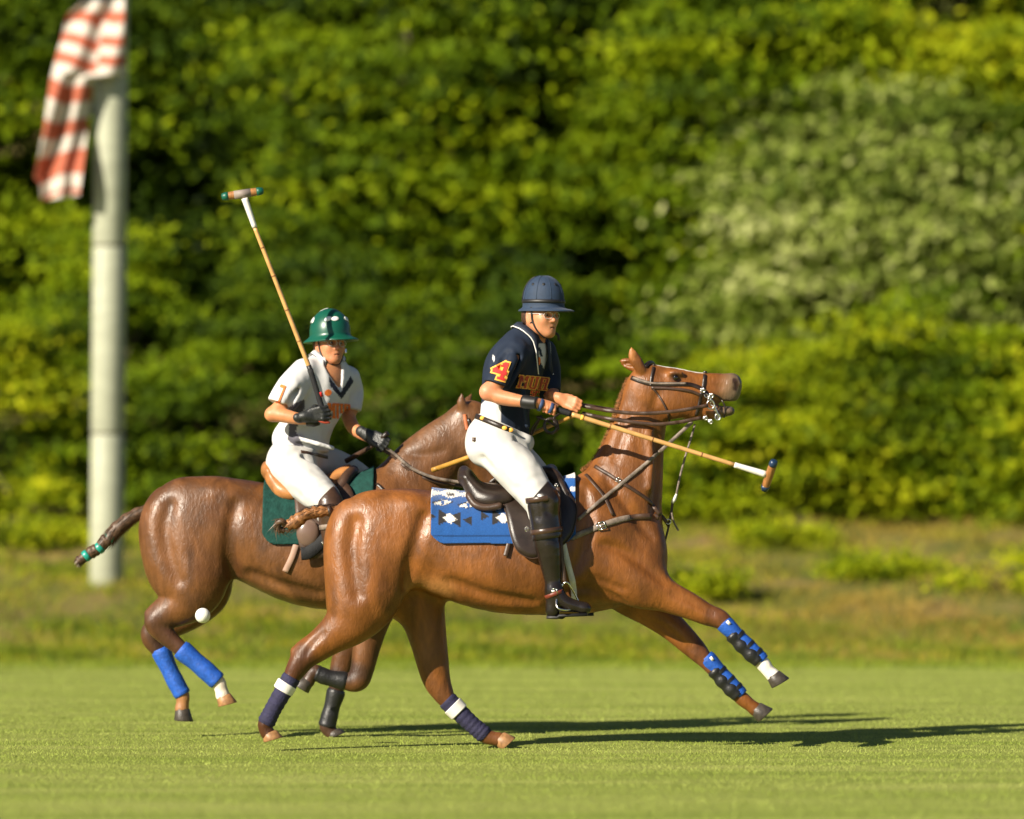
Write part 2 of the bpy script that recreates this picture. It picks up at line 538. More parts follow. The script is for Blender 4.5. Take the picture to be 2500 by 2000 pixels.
# ================================================================== trees and shrubs
leafM = mat('leaf', (0, 0, 0), rough=.7, var=.1, attr=True, spec=.15, trans=.42)
barkM = mat('bark', (0.11, 0.08, 0.055), rough=.9, var=.4, scale=12, bump=.8, bscale=25, bstretch=(3, 3, .6))
def foliage(c, rad, nclump, nleaf, size, pal, seed, flat=.15, spread=.78, shell=.5, front=.7, holes=True):
    g = np.random.default_rng(seed)
    c = np.asarray(c, float); rad = np.asarray(rad, float)
    d = g.normal(0, 1, (nclump * 3, 3)); d /= np.linalg.norm(d, axis=1)[:, None]
    keep = (d[:, 1] < .25) | (g.uniform(0, 1, len(d)) > front)
    d = d[keep][:nclump]
    n = len(d)
    lob = 1 + .22 * np.sin(d[:, 0] * 5 + seed) * np.cos(d[:, 2] * 6 + seed * 2.1) + .12 * np.sin(d[:, 2] * 11 + d[:, 0] * 9 + seed)
    rr = g.uniform(shell, 1, n) ** .6 * lob
    cc = c + d * rad * rr[:, None]
    if holes:
        kp = nz2(cc[:, 0] * .75 + seed, cc[:, 2] * 1.1 + .3 * seed) > -.24 + .12 * np.sin(seed * 1.7)
        cc = cc[kp]; d = d[kp]; n = len(cc)
    tone = np.clip(g.normal(.48, .27, n) + .32 * nz2(cc[:, 0] * .6, cc[:, 2] * 1.1), 0, .999)
    sp = spread * g.uniform(.6, 1.35, n)
    N = n * nleaf
    ci = np.repeat(np.arange(n), nleaf)
    o = g.normal(0, 1, (N, 3)) * .5
    pos = cc[ci] + o * np.column_stack([sp[ci], sp[ci] * .8, sp[ci] * flat])
    pos[:, 2] -= (o[:, 0] ** 2 + o[:, 1] ** 2) * sp[ci] * .12          # drooping spray ends
    nrm = g.normal(0, .55, (N, 3)) + np.array([-.35, -.6, .75])
    nrm /= np.linalg.norm(nrm, axis=1)[:, None]
    t = np.cross(nrm, g.normal(0, 1, (N, 3))); t /= np.linalg.norm(t, axis=1)[:, None]
    b = np.cross(nrm, t)
    s = (size * g.uniform(.6, 1.35, N))[:, None]
    V = np.stack([pos - t * s, pos - b * s * .48 + t * s * .1, pos + t * s, pos + b * s * .48 + t * s * .1], 1)
    V[:, 1] += nrm * s * .12; V[:, 3] += nrm * s * .12
    pal = np.asarray(pal)
    f = np.clip(tone[ci] + g.normal(0, .1, N), 0, .999) * (len(pal) - 1)
    i = f.astype(int); fr = (f - i)[:, None]
    C = pal[i] * (1 - fr) + pal[i + 1] * fr
    return V.reshape(-1, 3), np.arange(4 * N, dtype=np.int32).reshape(-1, 4), np.repeat(C, 4, 0), cc
def tree(name, label, cat, base, crown, rad, nclump, nleaf, size, pal, seed, trunk_r, group, limbs=7, **kw):
    e = empty(name, base, label, cat, group)
    V, F, C, cc = foliage(crown, rad, nclump, nleaf, size, pal, seed, **kw)
    me = mesh_np('crown', V, F); setcol(me, C)
    link('crown', me, leafM, e, smooth=False)
    g = np.random.default_rng(seed + 99)
    base = np.asarray(base, float); crown = np.asarray(crown, float)
    top = crown + np.array([0, 0, rad[2] * .55])
    mid = (base + top) / 2 + np.array([g.normal(0, .12), g.normal(0, .1), 0])
    ax = crom([base - np.array([0, 0, .15]), base + (mid - base) * .5, mid, top], 14)
    gs = [tubeg(ax, np.linspace(trunk_r, trunk_r * .25, 14), 9)]
    for _ in range(limbs):
        i = g.integers(4, 12); tgt = cc[g.integers(0, len(cc))]
        gs.append(tubeg(crom([ax[i], ax[i] * .5 + tgt * .5 + np.array([0, 0, .15]), tgt], 7), np.linspace(trunk_r * .4, trunk_r * .08, 7), 6))
    link('trunk', mesh_np('trunk', *joing(*gs)), barkM, e)
    return e
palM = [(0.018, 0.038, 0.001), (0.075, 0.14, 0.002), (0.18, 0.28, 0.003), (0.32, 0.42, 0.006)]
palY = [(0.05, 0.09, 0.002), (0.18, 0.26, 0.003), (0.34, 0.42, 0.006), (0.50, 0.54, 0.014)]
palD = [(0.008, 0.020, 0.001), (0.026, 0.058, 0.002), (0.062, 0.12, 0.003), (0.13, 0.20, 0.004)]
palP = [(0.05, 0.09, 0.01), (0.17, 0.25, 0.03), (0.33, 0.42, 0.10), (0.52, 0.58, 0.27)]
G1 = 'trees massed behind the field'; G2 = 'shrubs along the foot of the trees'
TR = [  # label, x, y, crown z, (rx,ry,rz), clumps, palette
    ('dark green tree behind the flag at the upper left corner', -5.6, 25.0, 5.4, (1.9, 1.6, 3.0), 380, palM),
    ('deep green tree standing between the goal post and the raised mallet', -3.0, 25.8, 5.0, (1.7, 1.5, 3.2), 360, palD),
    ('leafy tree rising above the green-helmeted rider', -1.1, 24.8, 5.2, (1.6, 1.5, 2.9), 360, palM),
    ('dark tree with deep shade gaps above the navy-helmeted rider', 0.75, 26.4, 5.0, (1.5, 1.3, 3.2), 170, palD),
    ('yellow-green tree rising above the near horse’s head', 2.3, 24.6, 5.3, (1.5, 1.5, 2.8), 360, palM),
    ('pale silvery-leaved tree right of the near horse’s head', 3.6, 23.4, 3.7, (1.35, 1.1, 1.9), 300, palP),
    ('bright yellow-green tree filling the upper right corner', 4.8, 25.2, 5.8, (1.7, 1.6, 2.4), 400, palY),
    ('green tree at the right edge behind the pale tree', 5.6, 24.0, 3.4, (1.4, 1.4, 2.0), 260, palM),
]
for i, (lb, x, y, z, rad, nc, pal) in enumerate(TR):
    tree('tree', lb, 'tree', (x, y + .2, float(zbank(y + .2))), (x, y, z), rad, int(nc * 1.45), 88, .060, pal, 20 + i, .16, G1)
OUT = [(-8.6, 25.5, 'broad green tree just beyond the left edge of the frame'), (8.4, 25.5, 'broad green tree just beyond the right edge of the frame'),
       (-12.2, 24.8, 'broad green tree well beyond the left edge of the frame'), (12.0, 24.8, 'broad green tree well beyond the right edge of the frame'),
       (-16.0, 25.6, 'farthest tree beyond the left edge of the frame'), (15.8, 25.6, 'farthest tree beyond the right edge of the frame')]
for i, (x, y, lb) in enumerate(OUT):
    tree('tree', lb, 'tree', (x, y, float(zbank(y))), (x, y, 4.9), (2.4, 1.8, 3.4), 300, 55, .09, palM, 50 + i, .18, G1)
for i, (x, lb) in enumerate([(-6.6, 'shrub just beyond the left edge of the frame'), (6.6, 'shrub just beyond the right edge of the frame'), (-8.8, 'shrub well beyond the left edge of the frame'), (8.8, 'shrub well beyond the right edge of the frame')]):
    tree('shrub', lb, 'shrub', (x, 21.0, float(zbank(21.0))), (x, 21.0, 2.2), (1.2, .8, 1.3), 130, 60, .055, palM, 200 + i, .045, G2, limbs=6, spread=.5, flat=.2)
palShade = [(0.005, 0.011, 0.001), (0.010, 0.020, 0.002), (0.018, 0.034, 0.003), (0.032, 0.055, 0.005)]  # back-row leaf colours near black: the shade of the foliage gaps is painted in
BR = [(-7.6, 'tree with shade-dark leaves in the back row past the left edge of the frame'), (-4.6, 'tree with shade-dark leaves in the back row, glimpsed just right of the goal post'), (-1.6, 'tree with shade-dark leaves in the back row above the raised mallet'),
      (1.2, 'tree with shade-dark leaves in the back row, in the shady gap above the navy helmet'), (4.2, 'tree with shade-dark leaves in the back row, glimpsed at the upper right'), (7.4, 'tree with shade-dark leaves in the back row past the right edge of the frame')]
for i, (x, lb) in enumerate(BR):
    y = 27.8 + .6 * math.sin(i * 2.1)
    tree('tree', lb, 'tree', (x, y, float(zbank(y))), (x, y, 6.6), (1.9, 1.2, 4.6), 420, 60, .09, palShade, 70 + i, .2, 'back row of trees', limbs=4, holes=False)

SH = [
    ('bright yellow-green shrub low at the left edge beside the goal post', -4.95, 20.6, 2.0, (.85, .7, 1.05), 120, palY),
    ('leafy shrub directly behind the lower goal post', -3.9, 21.2, 2.6, (.9, .8, 1.5), 130, palM),
    ('green shrub behind the far horse’s rump', -2.75, 20.8, 2.0, (.85, .7, 1.2), 120, palM),
    ('dark shrub behind the far rider’s back', -1.85, 21.6, 2.7, (.85, .8, 1.5), 120, palD),
    ('dark green shrub between the two riders', -.7, 21.0, 2.2, (.8, .7, 1.3), 110, palD),
    ('dark shrub behind the near rider’s waist', .35, 21.4, 2.3, (.8, .7, 1.4), 110, palD),
    ('green shrub behind the near horse’s neck', 1.35, 20.9, 2.1, (.8, .7, 1.25), 120, palM),
    ('bright shrub below the near horse’s muzzle', 2.3, 20.5, 1.9, (.8, .7, .95), 120, palY),
    ('yellow-green shrub behind the lowered mallet head', 3.2, 20.9, 2.1, (.85, .7, 1.15), 120, palY),
    ('leafy shrub right of the lowered mallet head', 4.2, 21.0, 2.2, (.85, .7, 1.2), 130, palM),
    ('bright green shrub low at the right edge', 5.1, 20.7, 1.95, (.8, .7, 1.05), 120, palY),
]
for i, (lb, x, y, z, rad, nc, pal) in enumerate(SH):
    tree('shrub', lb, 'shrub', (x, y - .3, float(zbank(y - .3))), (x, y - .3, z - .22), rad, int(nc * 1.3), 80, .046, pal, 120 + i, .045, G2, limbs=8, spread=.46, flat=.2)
for i, (x, lb) in enumerate([(2.4, 'low weedy plant on the bank ahead of the near horse’s chest'), (3.3, 'low leafy weed on the bank above the leading hooves'), (4.3, 'spreading yellow-green weed on the bank at the lower right'),
                             (-4.7, 'small bright weed on the bank left of the goal post'), (1.5, 'low green weed seen beneath the near horse’s neck'), (4.9, 'weed clump on the bank at the far right edge'), (-4.2, 'leafy weed at the foot of the goal post')]):
    y = 17.4 + 1.6 * math.sin(i * 2.3 + 1)
    tree('weed', lb, 'weed', (x, y, float(zbank(y))), (x, y, float(zbank(y)) + .10), (.55, .4, .09), 46, 46, .03, palY, 160 + i, .012, 'weeds on the bank', limbs=5, spread=.22, flat=.5)

# ================================================================== goal post and flag
postM = mat('post_paint', (0.35, 0.36, 0.255), rough=.6, var=.10, scale=3, stretch=(1, 1, 5), bump=.1, bscale=20)
bandM = mat('post_band', (0.10, 0.09, 0.06), rough=.6)
YP = 16.6
pb = P(260, 1430, YP)
post = empty('goal_post', pb, 'tall pale round goal post standing on the bank at left', 'post')
tilt = math.tan(R(.5))
def pz(py): return P(260, py, YP)[2]
cuts = [pz(1436) - .1, pz(1058), pz(600), pz(140), pz(-330)]
for a, b in zip(cuts[:-1], cuts[1:]):
    pr = [(1e-3, a + .004), (.140, a + .004), (.147, a + .02), (.147, b - .02), (.140, b - .004), (1e-3, b - .004)]
    V, F = lathe(pr, 36, cap=False)
    V = V + np.array([pb[0], pb[1], 0]); V[:, 0] += (V[:, 2] - pb[2]) * tilt
    link('post_section', mesh_np('post_section', V, F), postM, post)
for a in cuts[1:-1]:
    V, F = lathe([(1e-3, a - .010), (.1490, a - .008), (.1490, a + .008), (1e-3, a + .010)], 36, cap=False)
    V = V + np.array([pb[0], pb[1], 0]); V[:, 0] += (V[:, 2] - pb[2]) * tilt
    link('joint_band', mesh_np('joint_band', V, F), bandM, post)
flagM = mat('flag_cloth', (0, 0, 0), rough=.75, var=.06, attr=True, trans=.25)
nu, nv = 44, 150
pix = []; C = []
cl = crom([(196, -60), (178, 20), (150, 90), (128, 180), (112, 300), (86, 420), (98, 482)], nv)
cr_ = crom([(308, -60), (307, 20), (306, 90), (300, 165), (232, 200), (214, 320), (203, 430), (196, 486)], nv)
row = np.linspace(-60, 484, nv)
xl = np.interp(row, [-60, 10, 40, 100, 200, 320, 425, 440, 484], [205, 196, 164, 150, 124, 106, 84, 98, 102])
xr_ = np.interp(row, [-60, 178, 184, 250, 300, 380, 484], [304, 304, 228, 222, 215, 208, 194])
edges = [-60, 8, 37, 64, 94, 120, 142, 168, 204, 246, 292, 330, 372, 432, 466, 478, 500]
cols = [(0.02, 0.03, 0.10)] + [(0.66, 0.60, 0.52), (0.50, 0.14, 0.085)] * 8
V = []
for j in range(nv):
    sl = 10 * math.sin(row[j] * .021)
    for i in range(nu):
        u = i / (nu - 1)
        x = xl[j] * (1 - u) + xr_[j] * u
        yy = YP - .25 + .055 * math.sin(u * 11 + row[j] * .012) + .05 * math.sin(row[j] * .018 + u * 3)
        yr = row[j] + 12 * (u - .5) * math.sin(row[j] * .011) * 1.4
        V.append(P(x, yr, yy))
        st = row[j] + 9 * math.sin(u * 5 + row[j] * .01) * (1 if u < .6 else .4) + (14 if u > .62 and row[j] < 180 else 0)
        k = int(np.searchsorted(edges, st)) - 1
        C.append(cols[max(0, min(k, len(cols) - 1))])
ii = np.arange(nu * nv).reshape(nv, nu)
Q = np.stack([ii[:-1, :-1], ii[:-1, 1:], ii[1:, 1:], ii[1:, :-1]], -1).reshape(-1, 4)
me = mesh_np('flag', np.array(V), Q); setcol(me, np.array(C))
flag = link('flag', me, flagM)
md = flag.modifiers.new('thickness', 'SOLIDIFY'); md.thickness = .004
tag(flag, 'red and white striped flag hanging limp from the goal post', 'flag')
# ================================================================== horses
def paint(V, base, strokes):
    C = np.tile(np.asarray(base, float), (len(V), 1))
    for pts, rad, col, soft in strokes:
        pts = np.asarray(pts, float).reshape(-1, 3)
        d = np.full(len(V), 9.0)
        if len(pts) == 1:
            d = np.linalg.norm(V - pts[0], axis=1)
        for i in range(len(pts) - 1):
            ab = pts[i + 1] - pts[i]
            t = np.clip(((V - pts[i]) @ ab) / (ab @ ab), 0, 1)
            d = np.minimum(d, np.linalg.norm(V - pts[i] - t[:, None] * ab, axis=1))
        w = np.clip((rad - d) / (soft * rad), 0, 1)[:, None]
        w = w * w * (3 - 2 * w)
        C = C * (1 - w) + np.asarray(col) * w
    return C

def coat(name, mott, rough=.41):
    m = bpy.data.materials.new(name); m.use_nodes = True
    nt = m.node_tree; b = nt.nodes['Principled BSDF']
    tc = nn(nt, 'ShaderNodeTexCoord')
    def noise(scale, detail, st, rot=(0, 0, 0), dist=0.0):
        mp = nn(nt, 'ShaderNodeMapping'); mp.inputs['Scale'].default_value = st; mp.inputs['Rotation'].default_value = rot
        nt.links.new(tc.outputs['Object'], mp.inputs[0])
        n = nn(nt, 'ShaderNodeTexNoise'); n.inputs['Scale'].default_value = scale; n.inputs['Detail'].default_value = detail; n.inputs['Distortion'].default_value = dist
        nt.links.new(mp.outputs[0], n.inputs['Vector'])
        return n.outputs['Fac']
    def rng_(src, a, b_, c, d):
        r = nn(nt, 'ShaderNodeMapRange'); r.inputs[1].default_value = a; r.inputs[2].default_value = b_; r.inputs[3].default_value = c; r.inputs[4].default_value = d
        nt.links.new(src, r.inputs[0]); return r.outputs[0]
    def mul(a, bsrc):
        x = nn(nt, 'ShaderNodeMix', data_type='RGBA', blend_type='MULTIPLY'); x.inputs[0].default_value = 1
        nt.links.new(a, x.inputs[6]); nt.links.new(bsrc, x.inputs[7]); return x.outputs[2]
    at = nn(nt, 'ShaderNodeAttribute', attribute_name='Col')
    c = mul(at.outputs['Color'], rng_(noise(4.0, 3, (1.6, 1, .8), (0, .5, 0), .9), .36, .64, 1 - mott, 1 + mott))
    c = mul(c, rng_(noise(22, 6, (1.2, 1, .4), (0, .6, 0), 1.0), .3, .7, .86, 1.14))
    nt.links.new(c, b.inputs['Base Color'])
    nt.links.new(rng_(noise(9, 2, (1, 1, 1)), .35, .65, rough - .06, rough + .1), b.inputs['Roughness'])
    b.inputs['Specular IOR Level'].default_value = .40
    bp = nn(nt, 'ShaderNodeBump'); bp.inputs['Strength'].default_value = .16; bp.inputs['Distance'].default_value = .035
    nt.links.new(noise(5.0, 2, (1, 1, 1), (0, .5, 0), .3), bp.inputs['Height'])
    b2 = nn(nt, 'ShaderNodeBump'); b2.inputs['Strength'].default_value = .42; b2.inputs['Distance'].default_value = .008
    nt.links.new(noise(48, 6, (1.2, 1, .55), (0, .9, 0), .8), b2.inputs['Height'])
    nt.links.new(bp.outputs[0], b2.inputs['Normal'])
    nt.links.new(b2.outputs[0], b.inputs['Normal'])
    return m
coatA = coat('coat_chestnut', .30)
coatB = coat('coat_dark_bay', .34)
hoofM = mat('hoof_horn', (0.05, 0.04, 0.032), rough=0.45, var=0.4, scale=40, bump=0.2, bscale=120)
hoofTan = mat('hoof_pale_horn', (0.30, 0.15, 0.06), rough=0.5, var=0.35, scale=40)
hairA = mat('tail_hair_chestnut', (0.26, 0.11, 0.035), rough=0.5, var=0.5, scale=60, stretch=(1, 1, 1))
hairD = mat('tail_hair_dark', (0.045, 0.024, 0.014), rough=0.5, var=0.4, scale=60)
hairB = mat('tail_hair_brown', (0.085, 0.045, 0.022), rough=0.5, var=0.5, scale=60)
eyeM = mat('horse_eye', (0.006, 0.004, 0.003), rough=0.06, var=0, coat=1.0)
blueBoot = mat('blue_boot_fabric', (0.012, 0.085, 0.42), rough=0.6, var=0.25, scale=40, bump=0.4, bscale=90)
blackBoot = mat('black_boot_shell', (0.012, 0.012, 0.013), rough=0.45, var=0.2, bump=0.3, bscale=80)
navyWrap = mat('navy_bandage', (0.018, 0.016, 0.05), rough=0.8, var=0.25, scale=30, bump=0.5, bscale=110)
whiteTape = mat('white_tape', (0.72, 0.68, 0.62), rough=0.6, var=0.08, bump=0.2)
tealTape = mat('teal_tape', (0.01, 0.25, 0.19), rough=0.35, var=0.15)

def horse_field(y0, trunk, neck, head, hind, fore, extra):
    X = lambda px, py, dy=0.0: P(px, py, y0 + dy)
    l = lambda n: L(n, y0)
    f = Field()
    c = [X(x, (t + b) / 2) for x, t, b, hw in trunk]
    r = np.array([l((b - t) / 2) for x, t, b, hw in trunk])
    f.chain(c, r, r / np.array([hw for *_, hw in trunk]), n=22, k=0)
    r = np.array([l(q[2]) for q in neck])
    f.chain([X(q[0], q[1]) for q in neck], r, r / np.array([q[3] for q in neck]), n=18, k=0.10)
    for legs in (hind, fore):
        for leg in legs:
            pts = [X(q[0], q[1], q[3]) for q in leg]
            rr = [l(q[2]) for q in leg]
            ff = [q[4] if len(q) > 4 else 1.15 for q in leg]
            f.chain(pts, rr, ff, n=5 * len(leg), k=0.07)
    for e in extra:
        kind = e[0]
        if kind == 'm':        # muscle ellipsoid: px, py, dy, rx, ry, rz, tilt deg, k
            _, px, py, dy, rx, ry, rz, tl, k = e
            a = R(tl); M = np.array([[math.cos(a), 0, -math.sin(a)], [0, 1, 0], [math.sin(a), 0, math.cos(a)]])
            f.ell(X(px, py, dy), (rx, ry, rz), k=k, M=M)
        elif kind == 'g':      # groove drawn on the near surface in pixels, mirrored to the far side
            A_ = crom([q[:2] for q in e[1]], 3 * len(e[1]))
            W_ = proj(f, A_, .002, y0=y0 - .6, y1=y0 + .1)
            W_ = W_[~np.isnan(W_[:, 0])]
            if len(W_) > 2:
                t_ = np.sin(np.linspace(0, 1, len(W_)) * math.pi) ** .5
                f.chain(W_, e[2] * (.25 + .75 * t_), k=e[3], sub=True)
                if len(e) > 4:
                    W2 = W_.copy(); W2[:, 1] = 2 * y0 - W2[:, 1]
                    f.chain(W2, e[2] * (.25 + .75 * t_), k=e[3], sub=True)
        elif kind == 'r':      # ridge
            f.chain([X(*q) for q in e[1]], e[2], k=e[3], n=4 * len(e[1]))
    # head
    head(f, X, l)
    return f

def hoof(name, parent, y, top, bot, toe, material, size=1.0):
    """top, bot: pixels of coronet centre and sole centre; toe: pixel direction of the toe"""
    a, b = P(*top, y), P(*bot, y)
    z = a - b; h = np.linalg.norm(z)
    tx = np.array([toe[0], 0, -toe[1]], float)
    M = basis(z, tx)
    prof = [(0.0, h * 1.02), (0.036, h), (0.044, h * .93), (0.050, h * .5), (0.058, h * .06), (0.056, 0.0), (0.02, 0.004), (0.0, 0.006)]
    V, F = lathe([(max(r, 1e-4) * size, zz) for r, zz in prof], 20)
    V[:, 0] += (1 - V[:, 2] / h) * 0.012 * size
    V[:, 0] *= 1.04
    V[:, 1] *= 0.92
    back = V[:, 0] < -0.02
    V[back, 0] *= 0.85
    return link(name, mesh_np(name, xf(V, M, b), F), material, parent)

def legwrap(name, parent, y, pts, rads, material, ridges=9, amp=0.0016, sides=20):
    """bandage or boot round a cannon; pixel axis points and half widths in pixels"""
    A = crom([(a, b, r) for (a, b), r in zip(pts, rads)], 40)
    w = np.array([P(a, b, y) for a, b, _ in A])
    r = np.array([L(q, y) for q in A[:, 2]])
    t = np.linspace(0, 1, len(A))
    r = r + amp * np.sin(t * ridges * 2 * math.pi) + np.where((t < .03) | (t > .97), -0.004, 0)
    V, F = tubeg(w, r, sides)
    return link(name, mesh_np(name, V, F), material, parent)

def hairtube(pts, rad, seed, n, length, thick, V, F, lift=0.3):
    """scatter fine hair blades along a tail"""
    g = np.random.default_rng(seed)
    p = crom(pts, 60); T, N, B = frames(p)
    rr = np.interp(np.linspace(0, 1, 60), np.linspace(0, 1, len(rad)), rad)
    VV = list(V); FF = list(F)
    for _ in range(n):
        i = g.integers(0, 58); a = g.uniform(0, 2 * math.pi)
        d = math.cos(a) * B[i] + math.sin(a) * N[i]
        b0 = p[i] + d * rr[i] * 0.9
        ln = length * g.uniform(.4, 1.2)
        dirv = T[i] + d * lift * g.uniform(-.1, 1)
        e = b0 + dirv * ln + np.array([0, 0, -ln * .25])
        s = np.cross(T[i], d) * thick
        m_ = (b0 + e) / 2 + d * ln * .06
        o = len(VV)
        VV += [b0 - s, b0 + s, m_ + s * .8, m_ - s * .8, e]
        FF += [[o, o + 1, o + 2, o + 3], [o + 3, o + 2, o + 4]]
    return np.array(VV), FF

# ---------------------------------------------------------------- near horse
def headA(f, X, l):
    hs = [(1590, 950, 58, .088), (1640, 960, 63, .090), (1690, 958, 51, .076), (1730, 951, 41, .060), (1764, 945, 33, .052), (1778, 945, 29, .050)]
    r = np.array([l(q[2]) for q in hs])
    f.chain([X(q[0], q[1]) for q in hs], r, r / np.array([q[3] for q in hs]), n=16, k=0.05)
    f.ell(X(1789, 936), (l(21), .047, l(24)), k=0.03)                                 # nostril end
    f.ell(X(1784, 964), (l(21), .042, l(19)), k=0.03)                                 # upper lip
    f.chain([X(1690, 1000), X(1740, 1008), X(1783, 1004)], [l(28), l(17), l(11)], [1.0, .8, .5], k=0.03)    # lower jaw
    f.chain([X(1833, 988), X(1790, 985), X(1766, 984)], [l(6), l(4.5), l(3)], [.15, .12, .12], k=0.012, sub=True)         # mouth gap
    for s in (-1, 1):
        f.ell(X(1640, 980, s * .055), (.115, .045, .10), k=0.03)                      # cheek
        f.ell(X(1648, 912, s * .078), (.05, .022, .022), k=0.025)                     # brow over the eye
        f.chain([X(1665, 948, s * .078), X(1705, 962, s * .066), X(1735, 966, s * .055)], .010, k=0.02)     # facial crest
        f.ell(X(1649, 922, s * .092), (.022, .012, .016), k=0.012, sub=True)
        f.chain([X(1793, 926, s * .058), X(1799, 938, s * .055), X(1796, 950, s * .052)], [.008, .015, .007], k=0.010, sub=True)    # nostril
        f.chain([X(1802, 926, s * .040), X(1806, 940, s * .038)], .007, k=0.014)
        f.chain([X(1690, 935, s * .085), X(1730, 940, s * .07), X(1760, 945, s * .06)], .012, k=0.03, sub=True)
        f.chain([X(1604, 905, s * .095), X(1622, 915, s * .10)], .014, k=0.03, sub=True)   # hollow above eye
        f.chain([X(1604, 965, s * .10), X(1596, 1000, s * .098), X(1612, 1032, s * .09)], .012, k=0.03, sub=True)   # behind the jaw
    # ears
    for s, tip, mid in ((-1, (1541, 848), (1548, 873)), (1, (1512, 880), (1535, 888))):
        b = X(1566, 903, s * .055); m_ = X(*mid, s * .075); t = X(*tip, s * .085)
        f.chain([b, m_, t], [.030, .034, .006], [1.0, 1.7, 2.2], k=0.02, n=8)
        f.chain([m_ + np.array([.022, -.02, 0.0]), t + np.array([.015, -.012, -.02])], [.016, .004], k=0.008, sub=True)

trunkA = [(930, 1204, 1452, .25), (985, 1193, 1440, .262), (1050, 1199, 1440, .27), (1130, 1207, 1468, .285), (1230, 1208, 1494, .295),
          (1330, 1192, 1501, .288), (1405, 1170, 1500, .255), (1462, 1185, 1490, .20)]
neckA = [(1495, 1270, 118, .20), (1520, 1192, 98, .150), (1540, 1124, 80, .112), (1553, 1074, 69, .092), (1567, 1024, 62, .084), (1578, 975, 58, .08), (1584, 945, 48, .075)]
hindA = [  # near hind, then off hind: px, py, half width px, dy, flatten
    [(905, 1340, 98, -.10, 1.7), (893, 1420, 90, -.13, 1.5), (880, 1470, 80, -.145, 1.35), (858, 1515, 60, -.15, 1.25), (812, 1552, 44, -.15, 1.2), (768, 1584, 36, -.15, 1.2),
     (742, 1606, 31, -.15, 1.15), (722, 1636, 25, -.15, 1.1), (708, 1660, 20, -.15, 1.05), (672, 1722, 17, -.15, 1), (650, 1762, 19, -.15, 1), (648, 1780, 17, -.15, 1), (655, 1792, 18, -.15, 1)],
    [(950, 1360, 90, .10, 1.7), (1000, 1440, 74, .13, 1.5), (1030, 1500, 56, .145, 1.3), (1045, 1560, 46, .15, 1.2), (1056, 1615, 40, .15, 1.2), (1066, 1660, 34, .15, 1.15),
     (1080, 1690, 27, .15, 1.1), (1096, 1714, 21, .15, 1.05), (1145, 1762, 17, .15, 1), (1183, 1795, 19, .15, 1), (1205, 1803, 17, .15, 1), (1218, 1805, 18, .15, 1)]]
foreA = [
    [(1500, 1370, 80, -.10, 1.7), (1560, 1420, 64, -.13, 1.45), (1620, 1452, 42, -.13, 1.25), (1680, 1478, 33, -.13, 1.2), (1725, 1500, 27, -.13, 1.15), (1757, 1512, 24, -.13, 1.1),
     (1785, 1537, 18, -.13, 1.05), (1835, 1592, 15, -.13, 1), (1862, 1620, 18, -.13, 1), (1876, 1638, 16, -.13, 1), (1888, 1650, 18, -.13, 1)],
    [(1490, 1390, 76, .10, 1.7), (1535, 1442, 60, .13, 1.4), (1590, 1490, 42, .14, 1.25), (1640, 1530, 34, .14, 1.2), (1680, 1568, 29, .14, 1.15), (1704, 1592, 25, .14, 1.1),
     (1730, 1622, 18, .14, 1.05), (1785, 1682, 15, .14, 1), (1812, 1706, 18, .14, 1), (1832, 1722, 16, .14, 1), (1845, 1732, 18, .14, 1)]]
extraA = []
for s in (-1, 1):
    extraA += [
        ('m', 945, 1275, s * .12, .24, .11, .16, -20, .08),       # gluteal
        ('m', 1012, 1236, s * .15, .10, .085, .06, -10, .06),     # point of hip
        ('m', 838, 1375, s * .11, .085, .10, .22, 4, .11),        # hamstring
        ('m', 925, 1400, s * .15, .14, .10, .20, -14, .11),       # thigh
        ('m', 1455, 1290, s * .145, .11, .085, .27, 24, .07),     # shoulder blade
        ('m', 1490, 1395, s * .15, .20, .085, .13, -12, .06),     # triceps
        ('m', 1585, 1345, s * .085, .10, .09, .16, 10, .06),      # pectoral
        ('m', 1240, 1400, s * .13, .42, .15, .19, -4, .10),       # barrel
        ('r', [(1585, 1060, s * .082), (1590, 1120, s * .098), (1585, 1190, s * .125)], .016, .05)]
G_ = lambda pts, r, k: ('g', pts, r, k, 1)
extraA += [
    ('r', [(716, 1588, -.15), (740, 1570, -.15), (776, 1560, -.15)], .016, .03),
    ('r', [(1044, 1655, .15), (1036, 1630, .15), (1034, 1600, .15)], .016, .03),
    G_([(868, 1275), (858, 1330), (862, 1390), (872, 1450)], .008, .09),
    G_([(1035, 1262), (1016, 1320), (1000, 1390), (992, 1432)], .017, .06),
    G_([(1428, 1200), (1436, 1270), (1424, 1340), (1405, 1390)], .022, .05),
    G_([(1360, 1452), (1420, 1436), (1475, 1450), (1522, 1474)], .022, .05),
    G_([(1480, 1165), (1520, 1220), (1560, 1275), (1590, 1310)], .020, .05),
    G_([(1470, 1330), (1520, 1345), (1565, 1375), (1620, 1420)], .016, .05),
    G_([(1440, 1410), (1480, 1425), (1520, 1440)], .012, .04),
    G_([(1602, 1060), (1606, 1120), (1602, 1190), (1595, 1250)], .016, .04),
    G_([(1530, 1010), (1520, 1060), (1500, 1120)], .012, .05),
    G_([(1100, 1420), (1200, 1455), (1300, 1470)], .014, .06),
    G_([(1640, 1450), (1690, 1472), (1740, 1498)], .009, .03),
    G_([(790, 1545), (765, 1570), (745, 1600)], .009, .03),
    G_([(1600, 1520), (1650, 1555), (1690, 1590)], .009, .03)]
fA = horse_field(0.0, trunkA, neckA, headA, hindA, foreA, extraA)
horseA = empty('polo_horse', P(1150, 1830, 0), 'chestnut horse at full gallop nearest the camera, blue boots on its forelegs', 'horse')
V, Q = fA.mesh(0.0105, 1)
me = mesh_np('body', V, Q)
X = lambda a, b, c=0: P(a, b, c)
CA = (0.172, 0.064, 0.0155)
dk = (0.06, 0.022, 0.010)
